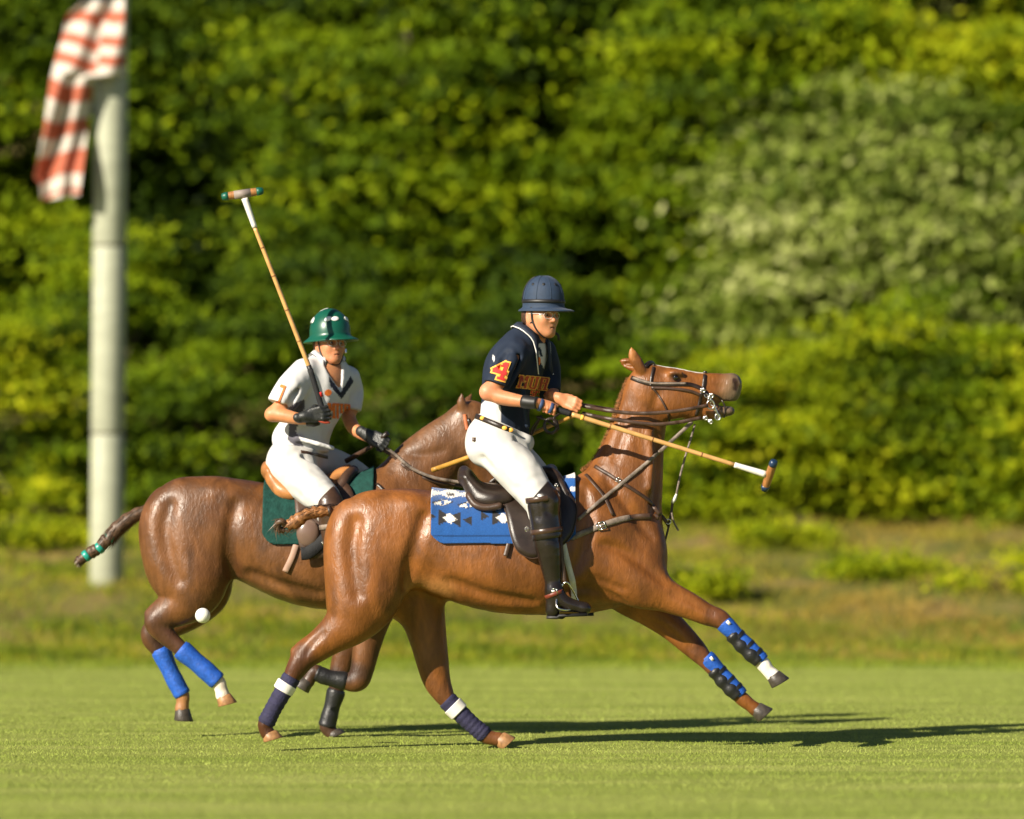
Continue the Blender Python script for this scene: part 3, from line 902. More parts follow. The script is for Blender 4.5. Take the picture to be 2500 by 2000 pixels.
setcol(me, paint(V, CA, [
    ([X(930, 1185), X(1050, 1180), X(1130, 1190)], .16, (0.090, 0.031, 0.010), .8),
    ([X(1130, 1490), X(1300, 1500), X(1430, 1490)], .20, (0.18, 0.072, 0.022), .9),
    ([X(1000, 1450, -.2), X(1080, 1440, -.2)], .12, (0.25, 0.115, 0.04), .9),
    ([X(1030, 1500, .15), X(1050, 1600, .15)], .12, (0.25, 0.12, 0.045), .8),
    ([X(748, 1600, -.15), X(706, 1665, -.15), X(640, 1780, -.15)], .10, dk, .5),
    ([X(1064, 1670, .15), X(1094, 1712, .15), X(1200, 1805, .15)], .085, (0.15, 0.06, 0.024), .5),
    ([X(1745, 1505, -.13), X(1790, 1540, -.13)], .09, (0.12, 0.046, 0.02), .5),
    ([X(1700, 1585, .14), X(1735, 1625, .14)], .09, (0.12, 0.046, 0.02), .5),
    ([X(1872, 1630, -.13), X(1892, 1655, -.13)], .075, (0.75, 0.68, 0.60), .25),
    ([X(1806, 930), X(1796, 965), X(1780, 1006)], .155, (0.125, 0.095, 0.07), .8),
    ([X(1649, 921, -.085)], .045, (0.07, 0.03, 0.016), .6), ([X(1649, 921, .085)], .045, (0.07, 0.03, 0.016), .6),
    ([X(1545, 870, -.1), X(1541, 848, -.1)], .035, (0.36, 0.15, 0.05), .5),
    ([X(1612, 888), X(1665, 898), X(1716, 905)], .028, (0.75, 0.70, 0.62), .3),
    ([X(1771, 984), X(1795, 988)], .022, (0.30, 0.10, 0.08), .5),
    ([X(1794, 928, -.05), X(1799, 940, -.05), X(1796, 949, -.05)], .020, (0.03, 0.015, 0.012), .5),
]))
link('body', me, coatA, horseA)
hoof('hoof', horseA, -.15, (655, 1787), (661, 1808), (1, .12), hoofTan)
hoof('hoof', horseA, .15, (1216, 1800), (1236, 1822), (1, .15), hoofTan)
hoof('hoof', horseA, -.13, (1885, 1646), (1900, 1672), (.9, -.25), hoofM)
hoof('hoof', horseA, .14, (1842, 1728), (1864, 1752), (.95, -.2), hoofM)
for s in (-1, 1):
    g = lathe([(1e-4, .017), (.011, .013), (.017, 0), (.011, -.013), (1e-4, -.017)], 14)
    link('eye', mesh_np('eye', g[0] + P(1649, 922, s * .086), g[1]), eyeM, horseA)
legwrap('leg_bandage', horseA, -.15, [(713, 1652), (672, 1722), (648, 1768)], [24, 21, 22], navyWrap)
legwrap('bandage_tape', horseA, -.15, [(702, 1668), (690, 1688)], [26, 25.5], whiteTape, 0)
legwrap('leg_bandage', horseA, .15, [(1090, 1708), (1145, 1762), (1186, 1797)], [25, 21, 22], navyWrap)
legwrap('bandage_tape', horseA, .15, [(1104, 1722), (1122, 1740)], [26.5, 25.5], whiteTape, 0)
for y, a, b in ((-.13, (1762, 1516), (1862, 1614)), (.14, (1722, 1604), (1810, 1698))):
    a = np.array(a, float); b = np.array(b, float); d = b - a
    bt = legwrap('fore_boot', horseA, y, [a, a + d * .5, b], [22, 19, 20], blueBoot, 2)
    n = np.array([-d[1], d[0]]) / np.linalg.norm(d) * 9            # towards the back of the cannon
    legwrap('tendon_guard', horseA, y - .012, [a + d * .27 + n * .75, a + d * .6 + n * 1.0, b - d * .04 + n * .7], [17, 17.5, 18.5], blackBoot, 3, .003)
    for t in (.36, .60, .80):
        legwrap('boot_strap', horseA, y, [a + d * t, a + d * (t + .07)], [20.6, 20.6], blackBoot, 0)
    pf = a + d * .10 - n * .9
    V_, F_ = strip(np.array([P(*(pf - d * .035), y - .047), P(*(pf + d * .05), y - .047)]), (0, -1, 0), .02, .004)
    link('boot_tab', mesh_np('boot_tab', V_, F_), whiteTape, horseA)
# tail, doubled up and tied
tp = [P(866, 1243), P(835, 1246, -.02), P(806, 1248, -.04), P(775, 1250, -.05), P(748, 1256, -.06), P(722, 1274, -.06), P(700, 1284, -.06)]
tr = [.032, .028, .026, .034, .030, .040, .026]
B_ = crom([(*p, r) for p, r in zip(tp, tr)], 48)
tt = np.linspace(0, 1, 48)
g = tubeg(B_[:, :3], B_[:, 3] + .003 * np.sin(tt * 60), 14, flat=.85)
tail = link('tail', mesh_np('tail', *hairtube(tp, tr, 3, 420, .05, .0022, *g, lift=.25)), hairA, horseA)
for (a, b), r_ in (((805, 1248), .030), ((747, 1257), .032), ((704, 1281), .027)):
    g = tubeg(np.array([P(a - 4, b + 1, -.05), P(a + 4, b - 1, -.05)]), r_, 14)
    link('tail_tie', mesh_np('tail_tie', *g), hairD, tail)
kn = [P(700, 1284, -.06), P(688, 1274, -.08), P(678, 1278, -.07), P(680, 1292, -.06), P(694, 1294, -.05)]
g = tubeg(crom(kn, 20), .019, 12)
link('tail_knot', mesh_np('tail_knot', *hairtube(kn, [.018] * 5, 9, 120, .05, .002, *g, lift=.5)), hairB, tail)
dkh = [P(836, 1234, -.0), P(800, 1236, -.03), P(760, 1241, -.05), P(720, 1262, -.05)]
V_, F_ = hairtube(dkh, [.012] * 4, 5, 260, .06, .0022, np.zeros((0, 3)), [], lift=.4)
link('tail_hair', mesh_np('tail_hair', V_, F_), hairD, tail)
# hogged mane
def mane(parent, crest, y0, material, seed):
    g = np.random.default_rng(seed)
    p = crom(crest, 200)
    VV = []; FF = []
    for _ in range(1500):
        i = g.integers(0, 198)
        b0 = P(p[i, 0], p[i, 1], y0) + np.array([g.normal(0, .004), g.uniform(-.012, .012), g.normal(0, .004)])
        t = P(p[i + 1, 0], p[i + 1, 1], y0) - P(p[i, 0], p[i, 1], y0); t /= np.linalg.norm(t) + 1e-9
        nrm = np.array([-t[2], 0, t[0]]); nrm *= -1 if nrm[0] > 0 else 1
        e = b0 + nrm * g.uniform(.008, .026) + t * g.normal(.002, .006) + np.array([0, g.normal(0, .005), 0])
        s = np.array([t[0], .6, t[2]]) * .0022
        o = len(VV); VV += [b0 - s, b0 + s, e]; FF.append([o, o + 1, o + 2])
    link('mane', mesh_np('mane', np.array(VV), FF), material, parent)
mane(horseA, [(1424, 1150), (1449, 1131), (1471, 1093), (1490, 1052), (1506, 1007), (1524, 955), (1538, 925)], 0.0, hairA, 4)

# ---------------------------------------------------------------- far horse
YB = 1.25
def headB(f, X, l):
    hs = [(1150, 1030, 52, .085), (1165, 1075, 60, .09), (1190, 1120, 50, .08), (1212, 1165, 40, .062), (1230, 1205, 34, .055), (1238, 1225, 30, .052)]
    r = np.array([l(q[2]) for q in hs])
    f.chain([X(q[0], q[1]) for q in hs], r, r / np.array([q[3] for q in hs]), n=16, k=0.05)
    for s in (-1, 1):
        f.ell(X(1150, 1080, s * .055), (.09, .045, .10), k=0.03)
        f.ell(X(1192, 1075, s * .08), (.02, .02, .045), k=0.02)
        f.ell(X(1252, 1215, s * .05), (.012, .018, .022), k=0.012, sub=True)
        f.chain([X(1138, 1006, s * .05), X(1133 + 6 * s, 985, s * .065), X(1128 + 14 * (s + 1) * .5 * 1.8, 960, s * .075)], [.026, .030, .006], [1.0, 1.5, 2], k=0.02, n=8)
trunkB = [(470, 1172, 1416, .25), (530, 1166, 1408, .262), (595, 1172, 1412, .27), (670, 1184, 1442, .285), (760, 1184, 1480, .295), (850, 1176, 1492, .288), (915, 1160, 1492, .255), (965, 1175, 1478, .2)]
neckB = [(975, 1270, 112, .2), (1000, 1205, 98, .155), (1035, 1148, 84, .12), (1075, 1102, 72, .10), (1110, 1068, 62, .088), (1138, 1040, 52, .08)]
hindB = [
    [(450, 1300, 96, -.10, 1.7), (450, 1380, 88, -.13, 1.5), (470, 1425, 76, -.145, 1.35), (462, 1462, 58, -.15, 1.25), (432, 1486, 44, -.15, 1.2), (402, 1502, 36, -.15, 1.2),
     (383, 1520, 31, -.15, 1.15), (402, 1548, 25, -.15, 1.1), (432, 1576, 20, -.15, 1.05), (490, 1626, 17, -.15, 1), (530, 1662, 18, -.15, 1), (540, 1684, 16, -.15, 1), (544, 1698, 18, -.15, 1)],
    [(455, 1310, 90, .10, 1.7), (480, 1395, 78, .13, 1.5), (500, 1440, 64, .145, 1.3), (470, 1486, 48, .15, 1.2), (420, 1520, 38, .15, 1.2), (378, 1540, 31, .15, 1.15), (372, 1560, 26, .15, 1.1),
     (390, 1590, 20, .15, 1), (420, 1648, 17, .15, 1), (444, 1694, 18, .15, 1), (446, 1715, 16, .15, 1), (444, 1730, 18, .15, 1)]]
foreB = [
    [(960, 1380, 76, -.10, 1.7), (935, 1440, 62, -.13, 1.45), (915, 1500, 44, -.13, 1.25), (897, 1570, 35, -.13, 1.2), (884, 1635, 29, -.13, 1.15), (872, 1662, 27, -.13, 1.1),
     (840, 1664, 20, -.13, 1), (790, 1650, 16, -.13, 1), (770, 1640, 18, -.13, 1), (758, 1652, 16, -.13, 1), (752, 1664, 17, -.13, 1)],
    [(940, 1390, 74, .10, 1.7), (900, 1450, 58, .13, 1.4), (870, 1515, 42, .14, 1.25), (848, 1580, 33, .14, 1.2), (832, 1634, 27, .14, 1.15), (826, 1660, 24, .14, 1.1),
     (820, 1690, 18, .14, 1), (806, 1742, 16, .14, 1), (798, 1770, 19, .14, 1), (804, 1784, 17, .14, 1), (810, 1790, 18, .14, 1)]]
extraB = []
for s in (-1, 1):
    extraB += [
        ('m', 490, 1240, s * .12, .24, .11, .16, -22, .08), ('m', 555, 1205, s * .13, .12, .09, .07, -10, .08),
        ('m', 965, 1290, s * .145, .11, .085, .27, 24, .07), ('m', 975, 1385, s * .15, .18, .085, .13, 20, .06),
        ('m', 1060, 1330, s * .085, .10, .09, .16, 10, .06), ('m', 760, 1385, s * .13, .40, .15, .19, -8, .10)]
extraB += [
    ('m', 390, 1335, -.11, .085, .10, .20, 8, .11), ('m', 490, 1370, -.15, .13, .10, .18, 10, .11),
    ('r', [(360, 1496, -.15), (380, 1478, -.15), (412, 1462, -.15)], .016, .03),
    G_([(415, 1235), (402, 1290), (412, 1360), (435, 1415)], .008, .09),
    G_([(575, 1230), (560, 1300), (562, 1360), (570, 1400)], .018, .06),
    G_([(610, 1400), (690, 1430), (780, 1450)], .014, .06),
    G_([(1000, 1110), (1040, 1110), (1080, 1100)], .012, .05)]
fB = horse_field(YB, trunkB, neckB, headB, hindB, foreB, extraB)
horseB = empty('polo_horse', P(700, 1802, YB), 'dark bay horse galloping behind, blue hind boots and teal tail tape', 'horse')
V, Q = fB.mesh(0.0115, 1)
me = mesh_np('body', V, Q)
X = lambda a, b, c=0: P(a, b, YB + c)
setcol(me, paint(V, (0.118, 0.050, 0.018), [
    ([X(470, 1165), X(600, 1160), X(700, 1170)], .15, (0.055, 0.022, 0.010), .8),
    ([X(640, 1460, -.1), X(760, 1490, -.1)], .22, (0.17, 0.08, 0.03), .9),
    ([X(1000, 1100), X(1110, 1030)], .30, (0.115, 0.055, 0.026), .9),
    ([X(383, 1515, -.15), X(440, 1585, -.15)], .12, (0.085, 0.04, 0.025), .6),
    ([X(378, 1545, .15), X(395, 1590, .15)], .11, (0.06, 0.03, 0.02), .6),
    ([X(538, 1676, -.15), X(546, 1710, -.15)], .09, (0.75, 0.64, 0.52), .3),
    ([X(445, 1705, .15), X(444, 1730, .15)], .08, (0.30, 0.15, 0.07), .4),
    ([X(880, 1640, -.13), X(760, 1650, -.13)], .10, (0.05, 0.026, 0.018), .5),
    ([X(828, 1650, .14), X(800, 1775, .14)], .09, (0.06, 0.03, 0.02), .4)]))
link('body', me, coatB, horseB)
hoof('hoof', horseB, YB - .15, (543, 1696), (550, 1722), (1, .2), hoofTan)
hoof('hoof', horseB, YB + .15, (444, 1728), (442, 1760), (1, .1), hoofM)
hoof('hoof', horseB, YB - .13, (753, 1660), (738, 1684), (-.6, .9), hoofM)
hoof('hoof', horseB, YB + .14, (810, 1784), (816, 1799), (1, .05), hoofM)
for s in (-1, 1):
    g = lathe([(1e-4, .017), (.011, .013), (.017, 0), (.011, -.013), (1e-4, -.017)], 14)
    link('eye', mesh_np('eye', g[0] + P(1196, 1078, YB + s * .088), g[1]), eyeM, horseB)
legwrap('hind_boot', horseB, YB - .15, [(440, 1584), (490, 1626), (532, 1664)], [25, 23, 24], blueBoot, 2)
legwrap('hind_boot', horseB, YB + .15, [(390, 1584), (420, 1648), (446, 1697)], [24, 21, 22], blueBoot, 2)
legwrap('fore_boot', horseB, YB - .13, [(846, 1664), (800, 1654), (772, 1643)], [23, 20, 21], blackBoot, 2)
legwrap('fore_boot', horseB, YB + .14, [(822, 1684), (808, 1735), (798, 1774)], [23, 20, 23], blackBoot, 2)
tp = [P(368, 1240, YB), P(340, 1252, YB), P(312, 1270, YB), P(284, 1294, YB), P(269, 1311, YB), P(256, 1322, YB), P(243, 1338, YB), P(228, 1346, YB), P(211, 1357, YB), P(196, 1368, YB), P(190, 1374, YB)]
tr = [.028, .034, .042, .044, .031, .040, .028, .038, .026, .031, .018]
B_ = crom([(*p, r) for p, r in zip(tp, tr)], 70)
tt = np.linspace(0, 1, 70)
g = tubeg(B_[:, :3], B_[:, 3] + .003 * np.sin(tt * 70), 16, flat=.85)
tailB = link('tail', mesh_np('tail', *hairtube(tp[:5], tr[:5], 13, 600, .07, .0024, *hairtube(tp, tr, 14, 700, .03, .0022, *g, lift=.15), lift=.3)), hairB, horseB)
for (a, b), (c, d) in (((274, 1306), (264, 1316)), ((248, 1333), (238, 1343)), ((216, 1353), (206, 1361))):
    pts = crom([P(a, b, YB), P(c, d, YB)], 5)
    link('tail_tape', mesh_np('tail_tape', *tubeg(pts, [.0325, .0345, .035, .0345, .0325], 16, flat=.95)), tealTape, tailB)
mane(horseB, [(905, 1166), (950, 1142), (990, 1112), (1024, 1072), (1062, 1046), (1100, 1022), (1124, 1010)], YB, hairB, 6)
# ================================================================== tack
leatherD = mat('dark_brown_leather', (0.022, 0.013, 0.009), rough=.36, var=.35, scale=18, bump=.15, bscale=180, spec=.5)
leatherB = mat('brown_leather', (0.055, 0.028, 0.016), rough=.45, var=.35, scale=20, bump=.15, bscale=150)
leatherG = mat('worn_grey_leather', (0.17, 0.13, 0.10), rough=.6, var=.45, scale=30, bump=.3, bscale=150)
leatherT = mat('tan_leather', (0.36, 0.15, 0.045), rough=.4, var=.3, scale=14, bump=.1, bscale=150)
steelM = mat('polished_steel', (0.75, 0.72, 0.66), rough=.18, var=.05, metal=1.0)
whiteWeb = mat('white_webbing', (0.66, 0.62, 0.55), rough=.8, var=.12, bump=.3, bscale=150)
blackWeb = mat('black_webbing', (0.008, 0.008, 0.009), rough=.8, var=.2, bump=.3, bscale=150)
blanketM = mat('woven_blanket', (0, 0, 0), rough=.95, var=.12, scale=120, attr=True, bump=.5, bscale=260, spec=.15, sheen=.3)
padGM = mat('green_quilted_pad', (0.008, 0.045, 0.036), rough=.85, var=.25, scale=30, bump=.5, bscale=70, spec=.2)

def part(name, g, material, parent, smooth=True):
    return link(name, mesh_np(name, g[0], g[1]), material, parent, smooth)
def thing(name, g, material, label, cat, group=None):
    return tag(link(name, mesh_np(name, g[0], g[1]), material), label, cat, group)
def on(field, pts, off, y0, n=None):
    """pixels (optionally with fixed depth) -> world points + normals on the animal's near side"""
    pts = [tuple(p) for p in pts]
    N_ = n or max(8, 6 * len(pts))
    A = crom([p[:2] for p in pts], N_)
    W = proj(field, A, off, y0=y0 - .75, y1=y0 + .35)
    # depth given by hand wherever the ray misses
    fy = [p[2] if len(p) > 2 else np.nan for p in pts]
    u = np.linspace(0, len(pts) - 1, N_)
    fixed = np.array([fy[int(round(t))] for t in u])
    miss = np.isnan(W[:, 0]) | ~np.isnan(fixed)
    good = ~np.isnan(W[:, 0]) & np.isnan(fixed)
    depth = np.where(good, W[:, 1], fixed)
    ok = ~np.isnan(depth)
    if not ok.any():
        depth[:] = y0
    else:
        depth = np.interp(np.arange(N_), np.nonzero(ok)[0], depth[ok])
    W = np.array([P(a, b, y) for (a, b), y in zip(A, depth)])
    G_ = field.grad(W, .01)
    nrm = np.where(good[:, None], G_, np.array([0, -1.0, 0]))
    nrm[:, 1] = np.minimum(nrm[:, 1], -.2)
    return W, nrm
def strap(name, field, pts, width, material, parent, y0=0.0, off=.004, thick=.005, n=None):
    W, nr = on(field, pts, off, y0, n)
    return part(name, strip(W, nr, width, thick), material, parent)
def buckle(name, c, ex, ez, w, h, parent, r=.0022):
    ex = np.asarray(ex, float); ez = np.asarray(ez, float)
    pts = [c + ex * a * w / 2 + ez * b * h / 2 for a, b in ((-1, -1), (1, -1), (1, 1), (-1, 1), (-1, -1))]
    gs = [tubeg(np.array([pts[i], pts[i + 1]]), r, 6) for i in range(4)] + [tubeg(np.array([c - ex * w / 2, c + ex * w / 2]), r * .7, 5)]
    return part(name, joing(*gs), steelM, parent)
def drape(field, y0, x0, x1, pyaxis, pbot, off, nx, nphi, colf=None, corner=0.0):
    """cloth wrapped over the animal's back between two pixel columns, down to pixel row pbot on both sides"""
    V = np.zeros((nphi, nx, 3)); PX = np.linspace(x0, x1, nx)
    base = np.array([P(px, pyaxis, y0) for px in PX])
    phi = np.linspace(R(1), R(179), nphi)
    C_ = np.repeat(base[None], nphi, 0).reshape(-1, 3)
    D_ = np.stack([np.zeros(nphi), -np.cos(phi), np.sin(phi)], 1)
    D_ = np.repeat(D_[:, None], nx, 1).reshape(-1, 3)
    W = outward(field, C_, D_, off).reshape(nphi, nx, 3)
    zb_ = P(0, pbot, y0)[2]
    out = np.zeros_like(W)
    for i in range(nx):
        t = (PX[i] - x0) / (x1 - x0)
        lift = corner * max(0, 1 - t / .10) ** 2 + corner * max(0, (t - .90) / .10) ** 2
        c = W[:, i]; z = c[:, 2]
        k = nphi // 2
        s = np.concatenate([[0], np.cumsum(np.linalg.norm(np.diff(c, axis=0), axis=1))])
        a = s[np.argmin(np.abs(z[:k] - zb_ - lift))]; b = s[k + np.argmin(np.abs(z[k:] - zb_ - lift))]
        u = np.linspace(a, b, nphi)
        out[:, i] = np.column_stack([np.interp(u, s, c[:, j]) for j in range(3)])
    ii = np.arange(nphi * nx).reshape(nphi, nx)
    Q = np.stack([ii[:-1, :-1], ii[:-1, 1:], ii[1:, 1:], ii[1:, :-1]], -1).reshape(-1, 4)
    return out.reshape(-1, 3), Q
def pxof(V):
    s = FPX / (CAM_D + V[:, 1])
    return 1250 + V[:, 0] * s, HORIZ - (V[:, 2] - CAM_H) * s
def patch(field, outline, off, y0, rings=7, per=10):
    """leather panel lying on the animal, from a pixel outline"""
    o = crom(list(outline) + [outline[0]], per * len(outline) // 2)[:-1]
    c = o.mean(0)
    pts = [c[None]] + [c + (o - c) * (k / rings) for k in range(1, rings + 1)]
    A = np.vstack(pts)
    W = proj(field, A, off, y0=y0 - .75, y1=y0 + .3)
    bad = np.isnan(W[:, 0])
    if bad.any():
        ym = np.nanmax(W[:, 1])
        for i in np.nonzero(bad)[0]:
            W[i] = P(A[i, 0], A[i, 1], ym)
    n = len(o); F = [[0, 1 + j, 1 + (j + 1) % n] for j in range(n)]
    for k in range(rings - 1):
        for j in range(n):
            a = 1 + k * n; b = 1 + (k + 1) * n
            F.append([a + j, b + j, b + (j + 1) % n, a + (j + 1) % n])
    return W, F
def solid(o, t, off=0.0):
    m = o.modifiers.new('thickness', 'SOLIDIFY'); m.thickness = t; m.offset = off
    return o

# ---------------------------------------------------------------- near horse: blanket
V, Q = drape(fA, 0.0, 1054, 1404, 1345, 1325, .014, 130, 250, corner=.05)
px, py = pxof(V)
near = V[:, 1] < 0.02
BL = np.array((0.014, 0.078, 0.27)); WH = np.array((0.72, 0.67, 0.60)); BK = np.array((0.022, 0.020, 0.022))
C = np.tile(BL, (len(V), 1))
arc = np.where(near, py, py)
wob = 1.5 * np.sin(px * .9) + 1.0 * np.sin(py * 1.1 + px * .3)
for cx in (1098, 1228, 1356):
    u = np.abs(px - cx + wob * .6); v = np.abs(py - 1267 + wob * .5 - (px - cx) * .12)
    C[(u < 27) & (u > 3) & (v < 5 + u * .52)] = BK
    C[(np.abs(u - 44) < 10) & (v < (u - 33) * .55)] = BK
    C[(u / 17 + v / 13) < 1] = WH
for cx in (1080, 1142, 1204, 1266, 1330, 1390):
    u = px - cx; v = py - (1229 + .10 * (px - 1080)) + wob
    C[(np.abs(u) < 26) & (np.abs(v + u * .12) < 8.5 - np.abs(u) * .28)] = BK
    C[(np.abs(u) < 20) & (np.abs(v + u * .2) < 6.5 - np.abs(u) * .25)] = WH
    C[(np.abs(u) < 4) & (np.abs(v) < 5)] = BL
top = py - 1206 - .06 * (px - 1070) + wob
C[(np.abs(top) < 7 + 3 * np.sin(px * .11)) & near] = WH
C[(np.abs(top - 2) < 3) & (np.sin(px * .11) > .55) & near] = BK
C[(py < 1168) & (px > 1385)] = WH
C[(np.abs(py - 1195) < 5) & (px > 1392)] = WH
hem = np.abs(py - 1309)
C[(hem < 2.0)] = BL * .55
me = mesh_np('saddle_blanket', V, Q); setcol(me, C)
blk = solid(link('saddle_blanket', me, blanketM), .013)
tag(blk, 'blue woven saddle blanket with black and white motifs', 'blanket')

# ---------------------------------------------------------------- near horse: saddle
sadA = empty('saddle', P(1260, 1200, 0), 'dark brown leather saddle on the blue woven blanket', 'saddle')
fl = [(1222, 1205), (1236, 1257), (1246, 1303), (1257, 1335), (1272, 1353), (1301, 1364), (1340, 1352), (1369, 1334), (1384, 1322), (1400, 1296), (1409, 1251), (1405, 1225),
      (1388, 1199), (1368, 1166), (1345, 1158), (1310, 1170), (1265, 1190)]
for s in (1, -1):
    W, F = patch(fA, fl, .040, 0.0)
    if s < 0: W = W * np.array([1, -1, 1])
    solid(part('saddle_flap', (W, F), leatherD, sadA), .007)
edge = crom(fl[:12], 60)
We = proj(fA, edge, .044)
ok = ~np.isnan(We[:, 0]); We = We[ok]
part('flap_edge', tubeg(We, .0028, 6), leatherB, sadA)
fS = Field()
fS.chain([P(1138, 1166), P(1165, 1192), P(1215, 1203), P(1280, 1192), P(1325, 1163), P(1345, 1150)], [.050, .045, .045, .045, .045, .040], [.30, .26, .27, .33, .5, .65], n=18, k=0)
fS.chain([P(1137, 1158, -.1), P(1132, 1148), P(1137, 1158, .1)], [.022, .026, .022], n=10, k=.03)
for s in (-1, 1):
    fS.chain([P(1150, 1190, s * .12), P(1172, 1216, s * .17), P(1205, 1222, s * .19), P(1240, 1215, s * .18)], [.040, .052, .055, .045], n=10, k=.03)
    fS.chain([P(1325, 1155, s * .05), P(1350, 1160, s * .10), P(1372, 1190, s * .17)], [.035, .04, .03], n=8, k=.03)
V, Q = fS.mesh(.010, 2)
link('seat', mesh_np('seat', V, Q), leatherD, sadA)
W, F = tubeg(crom([P(1141, 1205, -.19), P(1160, 1232, -.232), P(1190, 1240, -.245), P(1226, 1234, -.25)], 20), [.012] + [.02] * 18 + [.012], 10)
part('panel_roll', (W, F), leatherB, sadA)
strap('girth', fA, [(1374, 1322), (1385, 1370), (1398, 1420), (1402, 1460), (1400, 1488)], .034, whiteWeb, sadA, off=.008, thick=.012)
strap('billet_strap', fA, [(1244, 1318), (1240, 1335), (1234, 1358)], .026, leatherB, sadA, off=.018)
strap('stirrup_leather', fA, [(1362, 1190, -.37), (1366, 1280, -.375), (1372, 1360, -.385), (1379, 1424, -.385)], .022, leatherB, sadA)
buckle('dee_ring', P(1286, 1292, -.375), (1, 0, .2), (0, 0, 1), .016, .022, sadA)
buckle('dee_ring', P(1358, 1186, -.30), (1, 0, -.3), (.3, 0, 1), .016, .018, sadA)
def stirrup(px, py, y, parent, w=.056, h=.145):
    c = P(px, py, y)
    pts = crom([c + np.array(q) for q in ((-.012, 0, 0), (-.045, -w * .3, -.06), (-.050, -w * .9, -.125), (-.02, -w, -h), (.035, -w * .2, -h), (.075, w * .8, -.125), (.055, w * .8, -.07), (.012, 0, 0), (-.012, 0, 0))], 50)
    a = part('stirrup_iron', tubeg(pts, .0058, 8), steelM, parent)
    tp_ = np.array([c + np.array((-.035, -w * .3, -h - .004)), c + np.array((.065, w * .3, -h - .010))])
    part('stirrup_tread', strip(tp_, (0, 0, 1), .05, .014), blackWeb, parent)
    return a
stirrup(1381, 1424, -.385, sadA)
stirrup(1381, 1424, .385, sadA)

# ---------------------------------------------------------------- near horse: breast collar
bcA = empty('breast_collar', P(1600, 1262, 0), 'worn leather breast collar and martingale across the near horse’s chest', 'harness')
strap('breast_strap', fA, [(1393, 1314), (1430, 1299), (1466, 1284), (1508, 1270), (1540, 1263)], .034, leatherG, bcA, off=.006, thick=.008)
strap('breast_strap', fA, [(1538, 1264), (1575, 1261), (1602, 1262, -.10), (1612, 1264, .0)], .034, leatherB, bcA, off=.006, thick=.007)
W, nr = on(fA, [(1478, 1280), (1540, 1263)], .012, 0.0)
c = proj(fA, [(1468, 1284)], .013)[0]
buckle('strap_buckle', c, (.92, 0, .38), (-.38, 0, .92), .042, .040, bcA, .0035)
strap('wither_strap', fA, [(1430, 1158), (1445, 1175), (1475, 1212), (1497, 1258)], .020, leatherB, bcA, off=.007)
strap('neck_strap', fA, [(1452, 1138), (1475, 1152), (1509, 1173), (1550, 1198), (1586, 1224), (1604, 1248, -.12), (1622, 1268, -.03), (1633, 1284, 0)], .021, leatherB, bcA, off=.007)
c = proj(fA, [(1509, 1172)], .012)[0]
buckle('strap_buckle', c, (.84, 0, -.54), (.54, 0, .84), .02, .024, bcA, .002)
strap('martingale_strap', fA, [(1697, 1036, 0), (1684, 1080, 0), (1672, 1119, 0), (1660, 1165, 0), (1651, 1208, 0)], .012, leatherG, bcA, thick=.004)
part('clip', tubeg(np.array([P(1652, 1206, -.01), P(1646, 1220, -.01), P(1641, 1228, -.01)]), [.006, .011, .008], 8), whiteWeb, bcA)
strap('martingale_strap', fA, [(1642, 1226, 0), (1639, 1250, 0), (1634, 1276, 0)], .014, leatherB, bcA)
strap('strap_end', fA, [(1640, 1252, -.01), (1644, 1272, -.01), (1656, 1296, -.01)], .010, leatherG, bcA)
strap('martingale_strap', fA, [(1634, 1280, 0), (1626, 1312, 0), (1618, 1342, 0), (1610, 1390, 0)], .012, leatherB, bcA)
part('ring', tubeg(crom([P(1632 + 6 * math.cos(a), 1274 + 6 * math.sin(a), -.015) for a in np.linspace(0, 6.2832, 14)], 24), .003, 6), steelM, bcA)

# ---------------------------------------------------------------- near horse: bridle and reins
brA = empty('bridle', P(1640, 940, 0), 'dark leather double bridle with steel bit on the near horse', 'bridle')
strap('cheek_strap', fA, [(1541, 922), (1562, 930), (1589, 937), (1635, 938), (1678, 938), (1700, 943), (1714, 951), (1730, 967)], .026, leatherD, brA, off=.005)
strap('cheek_strap', fA, [(1590, 947), (1630, 948), (1669, 952), (1692, 957), (1710, 965)], .017, leatherB, brA, off=.006)
strap('cheek_highlight', fA, [(1545, 922), (1589, 935), (1635, 936), (1676, 936)], .012, leatherG, brA, off=.010, thick=.003)  # pale strip laid over the cheek strap as its highlight
strap('browband', fA, [(1597, 890, -.03), (1594, 905), (1590, 925), (1589, 942)], .016, leatherD, brA, off=.006)
strap('throat_latch', fA, [(1592, 946), (1607, 965), (1621, 988), (1630, 1010), (1636, 1034)], .012, leatherB, brA, off=.005)
strap('noseband', fA, [(1722, 906, -.02), (1720, 925), (1717, 947), (1712, 965), (1707, 990), (1700, 1015)], .020, leatherD, brA, off=.006)
strap('lip_strap', fA, [(1738, 962), (1756, 970), (1768, 988, -.05), (1770, 1004, -.05), (1768, 1020, -.04)], .009, leatherD, brA, off=.006)
part('crown_pad', tubeg(crom([P(1574, 897, -.06), P(1584, 887, -.02), P(1592, 887, .03), P(1596, 893, .06)], 10), .013, 10), leatherD, brA)
gs = []
for k, (a, b) in enumerate([(1724, 966), (1731, 975), (1738, 986), (1744, 997), (1750, 1009), (1755, 1019)]):
    cc_ = P(a, b, -.075); d = np.array([.55, 0, -.83]); e = np.array([.83, 0, .55])
    gs.append(tubeg(crom([cc_ + d * .012 * math.cos(t) + (e * math.cos(k * 1.3) + np.array([0, 1, 0]) * math.sin(k * 1.3)) * .009 * math.sin(t) for t in np.linspace(0, 6.2832, 12)], 18), .0034, 6))
part('curb_chain', joing(*gs), steelM, brA)
